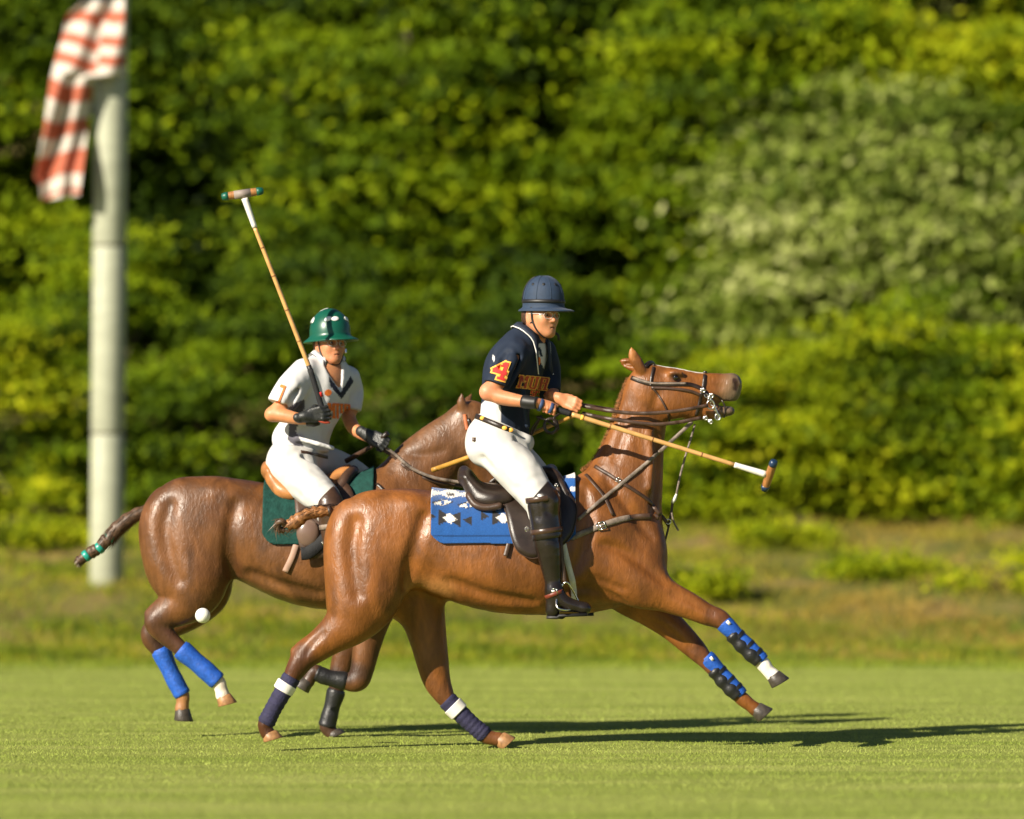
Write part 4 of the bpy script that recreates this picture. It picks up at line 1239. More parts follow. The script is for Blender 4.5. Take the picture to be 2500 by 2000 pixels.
part('bit_shank', tubeg(crom([P(1728, 966, -.08), P(1740, 980, -.085), P(1748, 1000, -.085), P(1757, 1022, -.08)], 12), .0055, 8), steelM, brA)
part('bit_ring', tubeg(crom([P(1735 + 9 * math.cos(a), 988 + 11 * math.sin(a), -.088) for a in np.linspace(0, 6.2832, 14)], 26), .0038, 7), steelM, brA)
part('bit_ring', tubeg(crom([P(1752 + 6 * math.cos(a), 1018 + 8 * math.sin(a), -.085) for a in np.linspace(0, 6.2832, 14)], 26), .0032, 7), steelM, brA)
for a, b in ((1716, 953), (1722, 1021), (1734, 1029), (1737, 966)):
    buckle('bridle_buckle', P(a, b, -.085), (.6, 0, -.8), (.8, 0, .6), .022, .018, brA, .0035)
strap('rein', fA, [(1418, 990, -.06), (1455, 998, -.09), (1509, 1006, -.115), (1550, 1009, -.12), (1589, 1009, -.125), (1630, 1006, -.125), (1669, 1001, -.12), (1729, 990, -.095)], .021, leatherB, brA, n=40)
strap('rein', fA, [(1421, 1009, -.06), (1460, 1018, -.09), (1509, 1026, -.11), (1560, 1033, -.115), (1605, 1036, -.115), (1640, 1033, -.11), (1669, 1029, -.1), (1712, 1020, -.085)], .021, leatherB, brA, n=40)
strap('rein', fA, [(1418, 988, -.03), (1509, 1002, .10), (1589, 1004, .13), (1669, 999, .13), (1729, 988, .10)], .021, leatherB, brA, n=30)
strap('draw_rein', fA, [(1411, 1269), (1440, 1244), (1475, 1215), (1516, 1182), (1560, 1146), (1600, 1112), (1625, 1090, -.10), (1660, 1058, -.08), (1690, 1030, -.07)], .021, leatherG, brA, off=.012, n=40)
ring = [P(1345 + 17 * math.cos(a) * (1 - .12 * k), 1040 + 19 * math.sin(a) * (1 - .12 * k), -.10 - .01 * k) for k in (0, 1) for a in np.linspace(.2, 6.3, 16)]
rs = [P(1310, 1018, -.08), P(1325, 1022, -.09)] + ring + [P(1352, 1020, -.10), P(1385, 1000, -.06)]
part('rein_slack', tubeg(crom(rs, 140), .0068, 7), leatherD, brA)
part('rein_slack', tubeg(crom([P(1322, 1015, -.06), P(1312, 1035, -.05), P(1298, 1062, -.03), P(1300, 1045, -.05), P(1318, 1020, -.06)], 30), .006, 7), leatherD, brA)

# ================================================================== far horse tack
V, Q = drape(fB, YB, 646, 914, 1345, 1326, .012, 70, 130, corner=.06)
padB = solid(link('saddle_pad', mesh_np('saddle_pad', V, Q), padGM), .014)
tag(padB, 'dark green quilted saddle pad on the far bay horse', 'saddle pad')
sadB = empty('saddle', P(760, 1190, YB), 'tan leather saddle beneath the green-helmeted rider', 'saddle')
flB = [(718, 1205), (722, 1260), (727, 1310), (735, 1345), (760, 1362), (800, 1360), (835, 1330), (858, 1280), (866, 1225), (852, 1185), (820, 1172), (770, 1180)]
for s in (1, -1):
    W, F = patch(fB, flB, .040, YB)
    if s < 0: W[:, 1] = 2 * YB - W[:, 1]
    solid(part('saddle_flap', (W, F), leatherB, sadB), .007)
fS = Field()
fS.chain([P(658, 1150, YB), P(680, 1178, YB), P(725, 1192, YB), P(785, 1185, YB), P(830, 1162, YB), P(850, 1150, YB)], [.05, .045, .045, .045, .045, .04], [.30, .26, .27, .33, .5, .65], n=18, k=0)
fS.chain([P(656, 1148, YB - .1), P(652, 1136, YB), P(656, 1148, YB + .1)], [.022, .024, .022], n=10, k=.03)
for s in (-1, 1):
    fS.chain([P(665, 1172, YB + s * .12), P(684, 1196, YB + s * .18), P(712, 1206, YB + s * .2), P(735, 1204, YB + s * .19)], [.036, .042, .04, .03], n=10, k=.03)
V, Q = fS.mesh(.011, 2)
link('seat', mesh_np('seat', V, Q), leatherT, sadB)
part('pommel', tubeg(crom([P(826, 1200, YB - .17), P(846, 1166, YB - .11), P(862, 1150, YB), P(846, 1166, YB + .11)], 16), .034, 10), leatherB, sadB)
knM = mat('polished_flap_block', (0.16, 0.10, 0.075), rough=.28, var=.15, scale=8)
fS = Field(); fS.ell(P(752, 1302, YB - .335), (.068, .035, .082), k=0)
V, Q = fS.mesh(.008, 1); link('knee_block', mesh_np('knee_block', V, Q), knM, sadB)
strap('girth', fB, [(735, 1352), (752, 1350), (775, 1332), (800, 1310), (820, 1296)], .075, blackWeb, sadB, YB, off=.055, thick=.014)
strap('billet_strap', fB, [(723, 1330), (712, 1362), (696, 1396)], .036, mat('pale_strap', (0.36, 0.22, 0.16), rough=.6), sadB, YB, off=.014)
buckle('girth_buckle', P(793, 1325, YB - .375), (.8, 0, .3), (-.3, 0, .8), .03, .022, sadB, .003)
strap('stirrup_leather', fB, [(822, 1230, YB - .36), (830, 1330, YB - .37), (836, 1418, YB - .38)], .022, leatherB, sadB, YB)
stirrup(838, 1420, YB - .38, sadB); stirrup(838, 1420, YB + .38, sadB)
brB = empty('bridle', P(1180, 1060, YB), 'brown bridle with long reins on the far bay horse', 'bridle')
strap('browband', fB, [(1134, 1012), (1137, 1030), (1141, 1050)], .022, mat('orange_leather', (0.42, 0.11, 0.03), rough=.5), brB, YB, off=.006)
strap('cheek_strap', fB, [(1142, 1022), (1165, 1070), (1190, 1120), (1215, 1180)], .02, leatherD, brB, YB, off=.006)
strap('noseband', fB, [(1235, 1150), (1215, 1165), (1195, 1180)], .02, leatherD, brB, YB, off=.006)
for dz, dy in ((0, -.1), (9, -.08), (2, .10)):
    strap('rein', fB, [(928, 1086 + dz, YB - .08), (960, 1106 + dz, YB + dy), (1005, 1143 + dz, YB + dy * 1.6), (1060, 1166 + dz, YB + dy * 1.7), (1130, 1178 + dz, YB + dy * 1.5), (1215, 1184 + dz * .3, YB + dy)], .018, leatherG if dz == 0 else leatherB, brB, YB, n=40)
strap('neck_strap', fB, [(905, 1168, YB - .04), (935, 1195), (965, 1235), (990, 1290)], .02, leatherD, brB, YB, off=.006)
# ================================================================== riders
skinA = mat('skin_fair', (0, 0, 0), rough=.5, var=.10, scale=30, attr=True, sss=.25, spec=.4)
navyShirt = mat('navy_jersey', (0, 0, 0), rough=.75, var=.10, scale=14, attr=True, bump=.8, bscale=11, bstretch=(1, 1, .7), spec=.3, bdist=.03, bdet=1)
whiteShirt = mat('white_jersey', (0, 0, 0), rough=.8, var=.04, scale=14, attr=True, bump=.8, bscale=10, bstretch=(1, 1, .7), spec=.25, bdist=.03, bdet=1)
breechM = mat('white_breeches', (0.52, 0.505, 0.475), rough=.8, var=.05, scale=7, bump=.8, bscale=9, spec=.2, bdist=.03, bdet=1)
bootM = mat('black_boot_leather', (0.014, 0.010, 0.008), rough=.22, var=.3, scale=14, bump=.12, bscale=60, spec=.5)
bootBrown = mat('brown_boot_leather', (0.05, 0.026, 0.015), rough=.32, var=.3, scale=14, bump=.15, bscale=60)
hairM = mat('brown_hair', (0.06, 0.026, 0.012), rough=.5, var=.4, scale=80, bump=.5, bscale=200)
eyeW = mat('eye_white', (0.6, 0.56, 0.52), rough=.2, var=.02)
irisM = mat('iris', (0.02, 0.014, 0.01), rough=.1, var=.1)
navyHelm = mat('navy_helmet_felt', (0.010, 0.027, 0.062), rough=.7, var=.12, scale=60, bump=.25, bscale=300, sheen=.08)
greenHelm = mat('green_helmet_shell', (0.004, 0.075, 0.045), rough=.35, var=.05, scale=20)
blackM = mat('black_band', (0.010, 0.009, 0.009), rough=.5, var=.2)
whiteP = mat('white_plastic', (0.75, 0.75, 0.72), rough=.35, var=.03)
gloveM = mat('black_glove', (0.016, 0.017, 0.016), rough=.45, var=.3, scale=60, bump=.3, bscale=120)
redGlove = mat('red_glove_cuff', (0.50, 0.075, 0.04), rough=.6, var=.15)
glassM = mat('eyeglass_rim', (0.55, 0.55, 0.52), rough=.15, var=.02)
navyBand = mat('navy_wrist_strap', (0.025, 0.05, 0.13), rough=.6, var=.15)
redM = mat('red_print', (0.55, 0.025, 0.02), rough=.7, var=.1, scale=80)
goldM = mat('gold_print', (0.85, 0.42, 0.06), rough=.7, var=.1, scale=80)
orangeM = mat('orange_print', (0.70, 0.16, 0.02), rough=.7, var=.2, scale=90)
caneM = mat('cane_shaft', (0.56, 0.31, 0.105), rough=.4, var=.18, scale=14, stretch=(1, 1, 1))
caneDark = mat('cane_node', (0.26, 0.11, 0.03), rough=.5)
woodHead = mat('mallet_wood', (0.30, 0.13, 0.04), rough=.4, var=.3, scale=25, stretch=(6, 1, 1))

def inpoly(x, y, poly):
    poly = np.asarray(poly, float); n = len(poly); c = np.zeros(len(x), bool); j = n - 1
    for i in range(n):
        a, b = poly[i], poly[j]
        c ^= ((a[1] > y) != (b[1] > y)) & (x < (b[0] - a[0]) * (y - a[1]) / (b[1] - a[1] + 1e-12) + a[0])
        j = i
    return c
SK = np.array((0.50, 0.235, 0.135))
def head_field():
    f = Field()
    f.ell((-.012, 0, .035), (.100, .077, .092), k=0)
    f.ell((.030, 0, -.030), (.066, .064, .084), k=.05)
    f.ell((.070, 0, -.072), (.029, .035, .031), k=.035)
    f.chain([(-.012, -.052, -.045), (.030, -.045, -.082), (.070, -.014, -.107)], [.022, .021, .018], k=.035)
    f.chain([(-.012, .052, -.045), (.030, .045, -.082), (.070, .014, -.107)], [.022, .021, .018], k=.035)
    f.ell((.079, 0, -.106), (.017, .022, .015), k=.02)
    f.chain([(.082, -.036, .014), (.091, 0, .012), (.082, .036, .014)], .011, k=.022)
    f.chain([(.090, 0, .006), (.102, 0, -.018), (.113, 0, -.036)], [.0075, .0095, .0115], k=.012)
    for s in (-1, 1):
        f.ell((.100, s * .013, -.040), (.011, .008, .008), k=.008)
        f.ell((.090, s * .032, -.006), (.016, .019, .012), k=.014, sub=True)
        f.ell((.060, s * .046, -.030), (.028, .021, .026), k=.03)
        f.ell((-.012, s * .079, -.012), (.019, .008, .031), k=.012)
        f.ell((-.008, s * .088, -.010), (.010, .006, .020), k=.006, sub=True)
    f.chain([(.090, -.018, -.071), (.0985, 0, -.068), (.090, .018, -.071)], .0060, k=.010)
    f.chain([(.088, -.016, -.082), (.0955, 0, -.083), (.088, .016, -.082)], .0068, k=.010)
    f.chain([(.094, -.019, -.0772), (.106, 0, -.0755), (.094, .019, -.0772)], .0022, k=.005, sub=True)
    f.chain([(-.022, 0, -.05), (-.030, 0, -.12), (-.045, 0, -.20)], [.055, .054, .062], k=.035)
    return f
def yawm(deg, tilt=0.0, roll=0.0):
    """columns: face-forward, left, up; deg = turn of the face from +x towards the camera"""
    a, t, r = R(deg), R(tilt), R(roll)
    Rz = np.array([[math.cos(a), math.sin(a), 0], [-math.sin(a), math.cos(a), 0], [0, 0, 1]])
    Ry = np.array([[math.cos(t), 0, math.sin(t)], [0, 1, 0], [-math.sin(t), 0, math.cos(t)]])
    Rx = np.array([[1, 0, 0], [0, math.cos(r), -math.sin(r)], [0, math.sin(r), math.cos(r)]])
    return Rz @ Ry @ Rx
HV, HQ = head_field().mesh(.0036, 1)
HC = paint(HV, SK, [
    ([(.088, -.020, -.0775), (.1, 0, -.0755), (.088, .020, -.0775)], .011, (0.46, 0.17, 0.115), .7),
    ([(.094, -.021, -.0768), (.106, 0, -.0755), (.094, .021, -.0768)], .0058, (0.22, 0.07, 0.05), .6),
    ([(.115, 0, -.034)], .022, (0.60, 0.24, 0.15), .9), ([(.07, -.05, -.03)], .035, (0.62, 0.27, 0.17), .9), ([(.07, .05, -.03)], .035, (0.62, 0.27, 0.17), .9),
    ([(.088, -.048, .016), (.097, -.015, .017)], .009, (0.13, 0.06, 0.03), .5), ([(.088, .048, .016), (.097, .015, .017)], .009, (0.13, 0.06, 0.03), .5),
    ([(-.012, -.09, -.012)], .03, (0.60, 0.25, 0.17), .8)])
def face_extras(parent, M, c, hairlen):
    for s in (-1, 1):
        g = lathe([(1e-4, .0115), (.008, .008), (.0115, 0), (.008, -.008), (1e-4, -.0115)], 12)
        part('eye', (xf(g[0] + np.array([.0795, s * .031, -.005]), M, c), g[1]), eyeW, parent)
        g = lathe([(1e-4, .0125), (.0052, .0112), (.0058, .010)], 10)
        part('iris', (xf(g[0] @ basis((1, s * -.05, 0)).T + np.array([.0795, s * .031, -.006]), M, c), g[1]), irisM, parent)
    f = Field()
    f.ell((-.040, 0, .01), (.070, .080, .060), k=0)
    f.ell((-.062, 0, -.035), (.050, .062, hairlen), k=.03)
    for s in (-1, 1):
        f.chain([(.012, s * .076, .03), (.010, s * .076, -.012)], [.010, .006], k=.01)
    V, Q = f.mesh(.006, 1)
    part('hair', (xf(V, M, c), Q), hairM, parent)
    gs = []
    for s in (-1, 1):
        ring = [np.array([.103 - .012 * abs(math.cos(t)) * 0 - (abs(.033 + .026 * math.cos(t) * 1.0) - .033) * .35, s * (.034 + .027 * math.cos(t)), -.008 + .019 * math.sin(t)]) for t in np.linspace(0, 6.2832, 18)]
        gs.append(tubeg(crom(ring, 30), .0016, 5))
        gs.append(tubeg(crom([np.array([.094, s * .062, -.002]), np.array([.05, s * .079, .002]), np.array([-.01, s * .083, .004])], 8), .0018, 5))
    g = joing(*gs)
    part('eyeglasses', (xf(g[0], M, c), g[1]), glassM, parent)
def helmet(parent, M, c, rx, ry, H, front, back, material, droop=.010, flare=.0, power=2.3):
    """polo helmet: dome with a brim all round, longer in front (local x forward)"""
    na, nt = 64, 16
    a = np.linspace(0, 2 * math.pi, na, endpoint=False)
    rows = []
    for k in range(nt + 1):
        t = k / nt * .5 * math.pi
        r = math.sin(t) ** (2 / power) if t > 0 else 1e-3
        z = H * max(math.cos(t), 0) ** (2 / power * .95)
        rows.append((r, z, 0.0))
    br = np.where(np.cos(a) > 0, front * np.abs(np.cos(a)) ** 1.6, back * np.abs(np.cos(a))) + .016
    prof = [(1.0, -.012, .0), (1.0, -.020, .25), (1.0, -.024, .7), (1.0, -.028, .95), (1.0, -.033, 1.0), (1.0, -.036, .92), (1.0, -.032, .5), (.97, -.026, .0), (.90, .0, 0.0), (.6, H * .75, 0), (1e-3, H * .93, 0)]
    rows += prof
    V = []
    for r, z, b in rows:
        x = np.cos(a) * (rx * r + b * br); y = np.sin(a) * (ry * r + b * br * .8)
        V.append(np.column_stack([x, y, z - droop * b * np.ones(na) + flare * b * np.cos(2 * a) * .008]))
    V = np.vstack(V); F = []
    n = len(rows)
    for i in range(n - 1):
        for j in range(na):
            F.append([i * na + j, (i + 1) * na + j, (i + 1) * na + (j + 1) % na, i * na + (j + 1) % na])
    h = part('helmet', (xf(V, M, c), F), material, parent)
    return h
def dome_pt(rx, ry, H, az, t, power=2.3, off=.002):
    r = math.sin(t) ** (2 / power); z = H * math.cos(t) ** (2 / power * .95)
    p = np.array([math.cos(az) * rx * r, math.sin(az) * ry * r, z])
    nrm = np.array([p[0] / rx ** 2, p[1] / ry ** 2, p[2] / H ** 2]); nrm /= np.linalg.norm(nrm)
    return p + nrm * off, nrm
def disc(c, nrm, r, sx=1.0, th=.002):
    V, F = lathe([(1e-4, th), (r * .9, th), (r, 0), (1e-4, -th)], 14)
    V[:, 0] *= sx
    return xf(V, basis(nrm, (0, 1, 0)), c), F
def grip_hand():
    """fist round a bar along local z; wrist at -x, back of the hand at +y"""
    f = Field()
    wr = (-.098, .004, -.002)
    f.chain([(-.135, .002, -.002), wr], [.028, .025], 1.2, k=0)
    for i, z in enumerate((.031, .0105, -.0105, -.031)):
        kx = (.000, .004, .002, -.006)[i]
        f.chain([wr, (-.055, .010, z * .9), (kx - .006, .024, z)], [.020, .015, .0115], k=.018)
        rr = (.0090, .0094, .0090, .0080)[i]
        f.chain([(kx - .006, .026, z), (kx + .028, .020, z * 1.02)], [.0115, rr], k=.006)
        f.chain([(kx + .028, .020, z * 1.02), (kx + .029, -.010, z)], [rr, rr * .95], k=.004)
        f.chain([(kx + .029, -.010, z), (kx + .004, -.024, z * .96)], [rr * .95, rr * .8], k=.004)
    f.chain([wr, (-.060, -.010, .026), (-.028, -.022, .046)], [.020, .016, .0125], k=.014)
    f.chain([(-.028, -.022, .046), (.006, -.030, .040), (.022, -.028, .028)], [.0115, .010, .0085], k=.005)
    return f.mesh(.0035, 1)
GV, GQ = grip_hand()

def fontmesh(txt, offset=0.0, shear=0.0):
    cu = bpy.data.curves.new('t', 'FONT'); cu.body = txt; cu.offset = offset; cu.align_x = 'CENTER'; cu.align_y = 'CENTER'; cu.resolution_u = 2; cu.shear = shear
    ob = bpy.data.objects.new('t', cu); COL.objects.link(ob)
    dg = bpy.context.evaluated_depsgraph_get()
    me = bpy.data.meshes.new_from_object(ob.evaluated_get(dg))
    bm = bmesh.new(); bm.from_mesh(me)
    bmesh.ops.triangulate(bm, faces=bm.faces[:])
    for _ in range(4):
        ee = [e for e in bm.edges if e.calc_length() > .13]
        if not ee: break
        bmesh.ops.subdivide_edges(bm, edges=ee, cuts=1)
        bmesh.ops.triangulate(bm, faces=bm.faces[:])
    V = np.array([v.co[:] for v in bm.verts]); F = [[v.index for v in f.verts] for f in bm.faces]
    bm.free(); bpy.data.objects.remove(ob); bpy.data.curves.remove(cu); bpy.data.meshes.remove(me)
    return V, F
def decal(name, VF, field, c, ex, ey, off, material, parent, y0):
    """flat print pressed onto a garment: local x,y -> pixel vectors ex, ey"""
    V, F = VF
    pix = np.array(c, float) + V[:, :1] * np.array(ex, float) + V[:, 1:2] * np.array(ey, float)
    W = proj(field, pix, off, y0=y0 - .75, y1=y0 + .3, n=140)
    ok = ~np.isnan(W[:, 0])
    F = [f for f in F if all(ok[i] for i in f)]
    W = np.nan_to_num(W)
    used = sorted({i for f in F for i in f}); mp = {j: i for i, j in enumerate(used)}
    return part(name, (W[used], [[mp[i] for i in f][::-1] for f in F]), material, parent, smooth=False)
# condensed slab-serif block letters drawn as polygons (unit height, x to the right, y up)
def block(rects):
    V = []; F = []
    for x0, y0, x1, y1, *sk in rects:
        k = sk[0] if sk else 0.0
        nx, ny = max(1, int((x1 - x0) / .12)), max(1, int((y1 - y0) / .12))
        o = len(V)
        for i in range(ny + 1):
            for j in range(nx + 1):
                yy = y0 + (y1 - y0) * i / ny
                V.append((x0 + (x1 - x0) * j / nx + k * (yy - y0), yy, 0))
        for i in range(ny):
            for j in range(nx):
                a = o + i * (nx + 1) + j
                F.append([a, a + 1, a + nx + 2, a + nx + 1])
    return np.array(V, float), F
def slab(txt, only, grow=0.0):
    L_ = {'M': [(.0, -.5, .14, .5), (.36, -.5, .50, .5), (-.04, -.5, .18, -.38), (.32, -.5, .54, -.38), (-.04, .38, .14, .5), (.36, .38, .54, .5), (.14, .0, .26, .46, -.15), (.24, .0, .36, .46, .15)],
          'U': [(.0, -.38, .14, .5), (.30, -.38, .44, .5), (.04, -.5, .40, -.36), (-.04, .38, .18, .5), (.26, .38, .48, .5)],
          'R': [(.0, -.5, .14, .5), (-.04, -.5, .18, -.38), (.0, .38, .40, .5), (.30, .06, .44, .44), (.1, .0, .40, .12), (.28, -.5, .42, .02), (.24, -.5, .48, -.38)],
          'S': [(.0, .38, .42, .5), (.0, .02, .14, .44), (.0, -.06, .42, .08), (.28, -.44, .42, .02), (.0, -.5, .42, -.38)],
          'C': [(.0, -.44, .14, .44), (.04, .38, .40, .5), (.04, -.5, .40, -.38), (.28, .18, .42, .44), (.28, -.44, .42, -.18)]}
    rr = []; x = 0
    for n_, ch in enumerate(txt):
        w = max(r[2] for r in L_[ch])
        for r in (L_[ch] if n_ == only else []):
            rr.append((r[0] + x - grow, r[1] - grow, r[2] + x + grow, r[3] + grow, *r[4:]))
        x += w + .10
    V, F = block(rr); V[:, 0] -= (x - .1) / 2
    return V, F
def letters(txt, field, c, ex, ey, parent, y0, outline, fill, g0, g1, off):
    for n_ in range(len(txt)):
        o = None
        if outline is not None:
            o = decal('letter_outline', slab(txt, n_, g0), field, c, ex, ey, off, outline, parent, y0)
        decal('letter', slab(txt, n_, g1), field, c, ex, ey, off + .003, fill, o or parent, y0)
FOUR = [(.20, -.5, .42, .5), (-.34, -.20, .52, .0), (.06, -.5, .56, -.36)]
def four(grow):
    V, F = block([(a - grow, b - grow, c + grow, d + grow) for a, b, c, d in FOUR])
    # diagonal stroke
    o = len(V); n = 8
    p0, p1 = np.array([-.34, -.10]), np.array([.24, .44]); d = (p1 - p0) / np.linalg.norm(p1 - p0); nr = np.array([-d[1], d[0]]) * (.09 + grow)
    p0 = p0 - d * grow; p1 = p1 + d * grow
    VV = []
    for i in range(n + 1):
        q = p0 + (p1 - p0) * i / n
        VV += [(*(q - nr), 0), (*(q + nr), 0)]
    V = np.vstack([V, VV]); F = F + [[o + 2 * i, o + 2 * i + 2, o + 2 * i + 3, o + 2 * i + 1] for i in range(n)]
    return V, F

def garment(name, field, h, material, parent, colf=None, smooth=2):
    V, Q = field.mesh(h, smooth)
    me = mesh_np(name, V, Q)
    if colf is not None: setcol(me, colf(V))
    return link(name, me, material, parent)
def body_join(name, pieces, material, parent):
    Vs, Fs, Cs, o = [], [], [], 0
    for V, F, C in pieces:
        Vs.append(V); Fs.append(np.asarray(F) + o); Cs.append(C); o += len(V)
    me = mesh_np(name, np.vstack(Vs), np.vstack(Fs)); setcol(me, np.vstack(Cs))
    return link(name, me, material, parent)
def cuff(name, pts, rads, material, parent, sides=18, ref=(0, -1, 0)):
    return part(name, tubeg(np.array(pts), rads, sides, ref=ref), material, parent)
def collar(parent, field, c, M, r0, r1, hgt, material, piping, gap=40, thick=.006):
    """turned-down collar ring, open towards local +x"""
    a = np.linspace(R(gap), R(360 - gap), 44)
    rows = []
    for k, (r, z) in enumerate([(r0, hgt), (r0 * 1.12, hgt * 1.02), (r0 * .5 + r1 * .5, hgt * .45), (r1, 0.0)]):
        pt = 1 + .08 * np.clip(np.cos(a), 0, 1) * (k / 3)                 # longer points in front
        rows.append(xf(np.column_stack([np.cos(a) * r * 1.06 * pt, np.sin(a) * r, np.full(len(a), z) - .022 * (np.cos(a) + 1)]), M, c))
    for k in (2, 3):                                                       # lay the fall on the garment
        q = rows[k].copy(); q[:, 2] += .10
        for _ in range(60):
            far = field(q) > (.012 if k == 3 else .022)
            q[far, 2] -= .004
        rows[k] = q
    V = np.vstack(rows); n = len(a); F = [[i * n + j, i * n + j + 1, (i + 1) * n + j + 1, (i + 1) * n + j] for i in range(3) for j in range(n - 1)]
    o = solid(part('collar', (V, F), material, parent), thick)
    if piping is not None:
        part('collar_piping', tubeg(rows[-1] + np.array([0, 0, .003]), .0034, 6), piping, o)
    return o

# ---------------------------------------------------------------- near rider
manA = empty('person', P(1230, 1100, 0), 'rider in navy jersey and navy helmet standing in the stirrups of the near horse', 'person')
cdA = np.array([.80, -.60, 0.0])
sh = Field()
sh.chain([P(1234, 1060), P(1232, 1015), P(1240, 965), P(1258, 910), P(1276, 866), P(1289, 842), P(1296, 826)],
         [.152, .156, .160, .172, .160, .110, .076], [1.2, 1.25, 1.28, 1.32, 1.34, 1.2, 1.05], w=cdA, n=22, k=0)
sh.ell(P(1222, 912, .03), (.095, .12, .15), k=.08)
sh.chain([P(1262, 862, -.135), P(1237, 898, -.195), P(1214, 938, -.245), P(1206, 955, -.255)], [.074, .076, .076, .075], k=.05, n=10)
sh.chain([P(1328, 858, .14), P(1340, 902, .17), P(1342, 955, .12), P(1346, 970, .10)], [.070, .068, .062, .060], k=.05, n=10)
sh.cut(P(1211, 940, -.25), P(1206, 955, -.255) - P(1213, 930, -.245) + np.array([-.004, 0, 0]), .14)
sh.cut(P(1347, 962, .11), (.25, -.4, -.6), .09)
# folds
for pts in ([(1262, 872, -.2), (1250, 910, -.24), (1240, 940, -.26)], [(1236, 862, -.22), (1222, 900, -.27)], [(1268, 930, -.17), (1290, 985, -.18), (1300, 1030, -.16)], [(1240, 985, -.19), (1262, 1020, -.18), (1275, 1050, -.15)],
            [(1215, 975, -.16), (1226, 1010, -.18)], [(1300, 900, -.16), (1285, 950, -.18), (1278, 985, -.18)]):
    sh.chain([P(*q) for q in pts], .017, k=.030, sub=True, n=8)
for pts in ([(1272, 935, -.17), (1282, 985, -.175), (1288, 1040, -.15)], [(1250, 880, -.225), (1232, 928, -.265)]):
    sh.chain([P(*q) for q in pts], .016, k=.035, n=8)
nrm_h = np.array([-.405, 0, -.914])
sh.cut(P(1226, 1044), nrm_h, .36)
NV = np.array((0.010, 0.017, 0.034)); WT = np.array((0.56, 0.545, 0.54))
def colA(V):
    px, py = pxof(V)
    C = np.tile(NV, (len(V), 1))
    nr = V[:, 1] < .05
    C[inpoly(px, py, [(1190, 972), (1222, 992), (1222, 1036), (1165, 1012), (1172, 990)]) & nr] = WT
    C[inpoly(px, py, [(1308, 846), (1318, 838), (1340, 838), (1345, 862), (1331, 908), (1320, 885)]) & nr] = WT
    C[inpoly(px, py, [(1203, 866), (1208, 872), (1207, 884), (1202, 878)]) & nr] = WT
    C[inpoly(px, py, [(1312, 846), (1320, 850), (1326, 872), (1319, 870)]) & nr] = NV
    return C
garment('jersey', sh, .0075, navyShirt, manA, colA)
collar(manA, sh, P(1301, 822, 0), yawm(38, 20), .068, .120, .060, mat('navy_collar', tuple(NV), rough=.75, var=.1), mat('white_piping', (0.75, 0.72, 0.68), rough=.7), gap=34)
ex, ey = np.array([40, 11.]), np.array([17, -42.])
decal('number_outline', four(.085), sh, (1218, 903), ex, ey, .0045, goldM, manA, 0)
decal('number', four(.0), sh, (1218, 903), ex, ey, .0075, redM, manA, 0)
rustM = mat('rust_print', (0.50, 0.07, 0.02), rough=.7, var=.2, scale=90)
letters('MUR', sh, (1303, 935), (42, 4), (8, -30), manA, 0, goldM, rustM, .055, -.012, .004)
letters('SC', sh, (1306, 961), (21, 2), (2, -13), manA, 0, goldM, redM, .07, 0.0, .004)
decal('badge', disc((0, 0, 0), (0, 0, 1), .5), sh, (1316, 882), (8, 4), (3, -20), .005, orangeM, manA, 0)
# body: head, neck, arms and hands, with the trunk and legs under the clothes
MA = yawm(46, 0); cA = P(1318, 768, -.01)
bd = Field()
bd.chain([P(1312, 800), P(1304, 825), P(1280, 880), P(1245, 970), P(1222, 1050)], [.05, .065, .10, .11, .11], w=cdA, k=0, n=12)
bd.chain([P(1264, 862, -.13), P(1216, 930, -.24), P(1193, 958, -.262)], [.05, .048, .044], k=.03, n=8)
bd.ell(P(1186, 956, -.262), (.030, .035, .036), k=.03)
bd.chain([P(1193, 958, -.262), P(1222, 970, -.285), P(1262, 978, -.325), P(1304, 984, -.375)], [.040, .042, .036, .026], k=.02, n=12)
bd.chain([P(1328, 862, .14), P(1340, 902, .17), P(1343, 955, .12)], [.046, .044, .042], k=.03)
bd.chain([P(1344, 958, .12), P(1352, 972, .05), P(1366, 979, -.02)], [.045, .040, .029], k=.02, n=8)
for s in (-1, 1):
    bd.chain([P(1222, 1075, s * .09), P(1320, 1215, s * .33), P(1350, 1420, s * .37)], [.055, .045, .03], k=.03)
V, Q = bd.mesh(.0065, 1)
C = paint(V, SK * np.array([1.02, .93, .88]), [([P(1186, 956, -.27)], .075, (0.62, 0.27, 0.19), .9), ([P(1225, 960, -.29), P(1290, 985, -.33)], .05, (0.56, 0.25, 0.14), .9)])
pieces = [(V, Q, C), (xf(HV, MA, cA), HQ, HC)]
mz = P(1880, 1162, -.36) - P(1330, 995, -.335); mz /= np.linalg.norm(mz)
hc = P(1334, 993.5, -.346)
uu = mz; nn_ = np.array([0, -1.0, 0]); vv = np.cross(nn_, uu) * 1.0
vv = vv / np.linalg.norm(vv); vv = vv if vv[2] > 0 else -vv
HL = lambda a, b, c: hc + uu * a + vv * b + nn_ * c
hf = Field()
wr_ = P(1306, 984, -.372)
hf.chain([P(1294, 981.5, -.364), wr_], [.030, .028], k=0)
hf.chain([wr_, HL(-.015, .010, .014), HL(.030, .012, .014)], [.029, .026, .020], [1.2, 1.4, 1.4], w=nn_, k=.02, n=8)
for i in range(4):
    q = -.012 + .0195 * i; rr = (.0085, .0092, .0096, .0092)[i]
    hf.chain([HL(q - .004, .012, .024), HL(q + .002, -.006, .031)], [.0115, rr], k=.008)
    hf.chain([HL(q + .002, -.006, .031), HL(q + .004, -.027, .018)], [rr, rr * .95], k=.004)
    hf.chain([HL(q + .004, -.027, .018), HL(q + .002, -.024, -.010)], [rr * .95, rr * .8], k=.004)
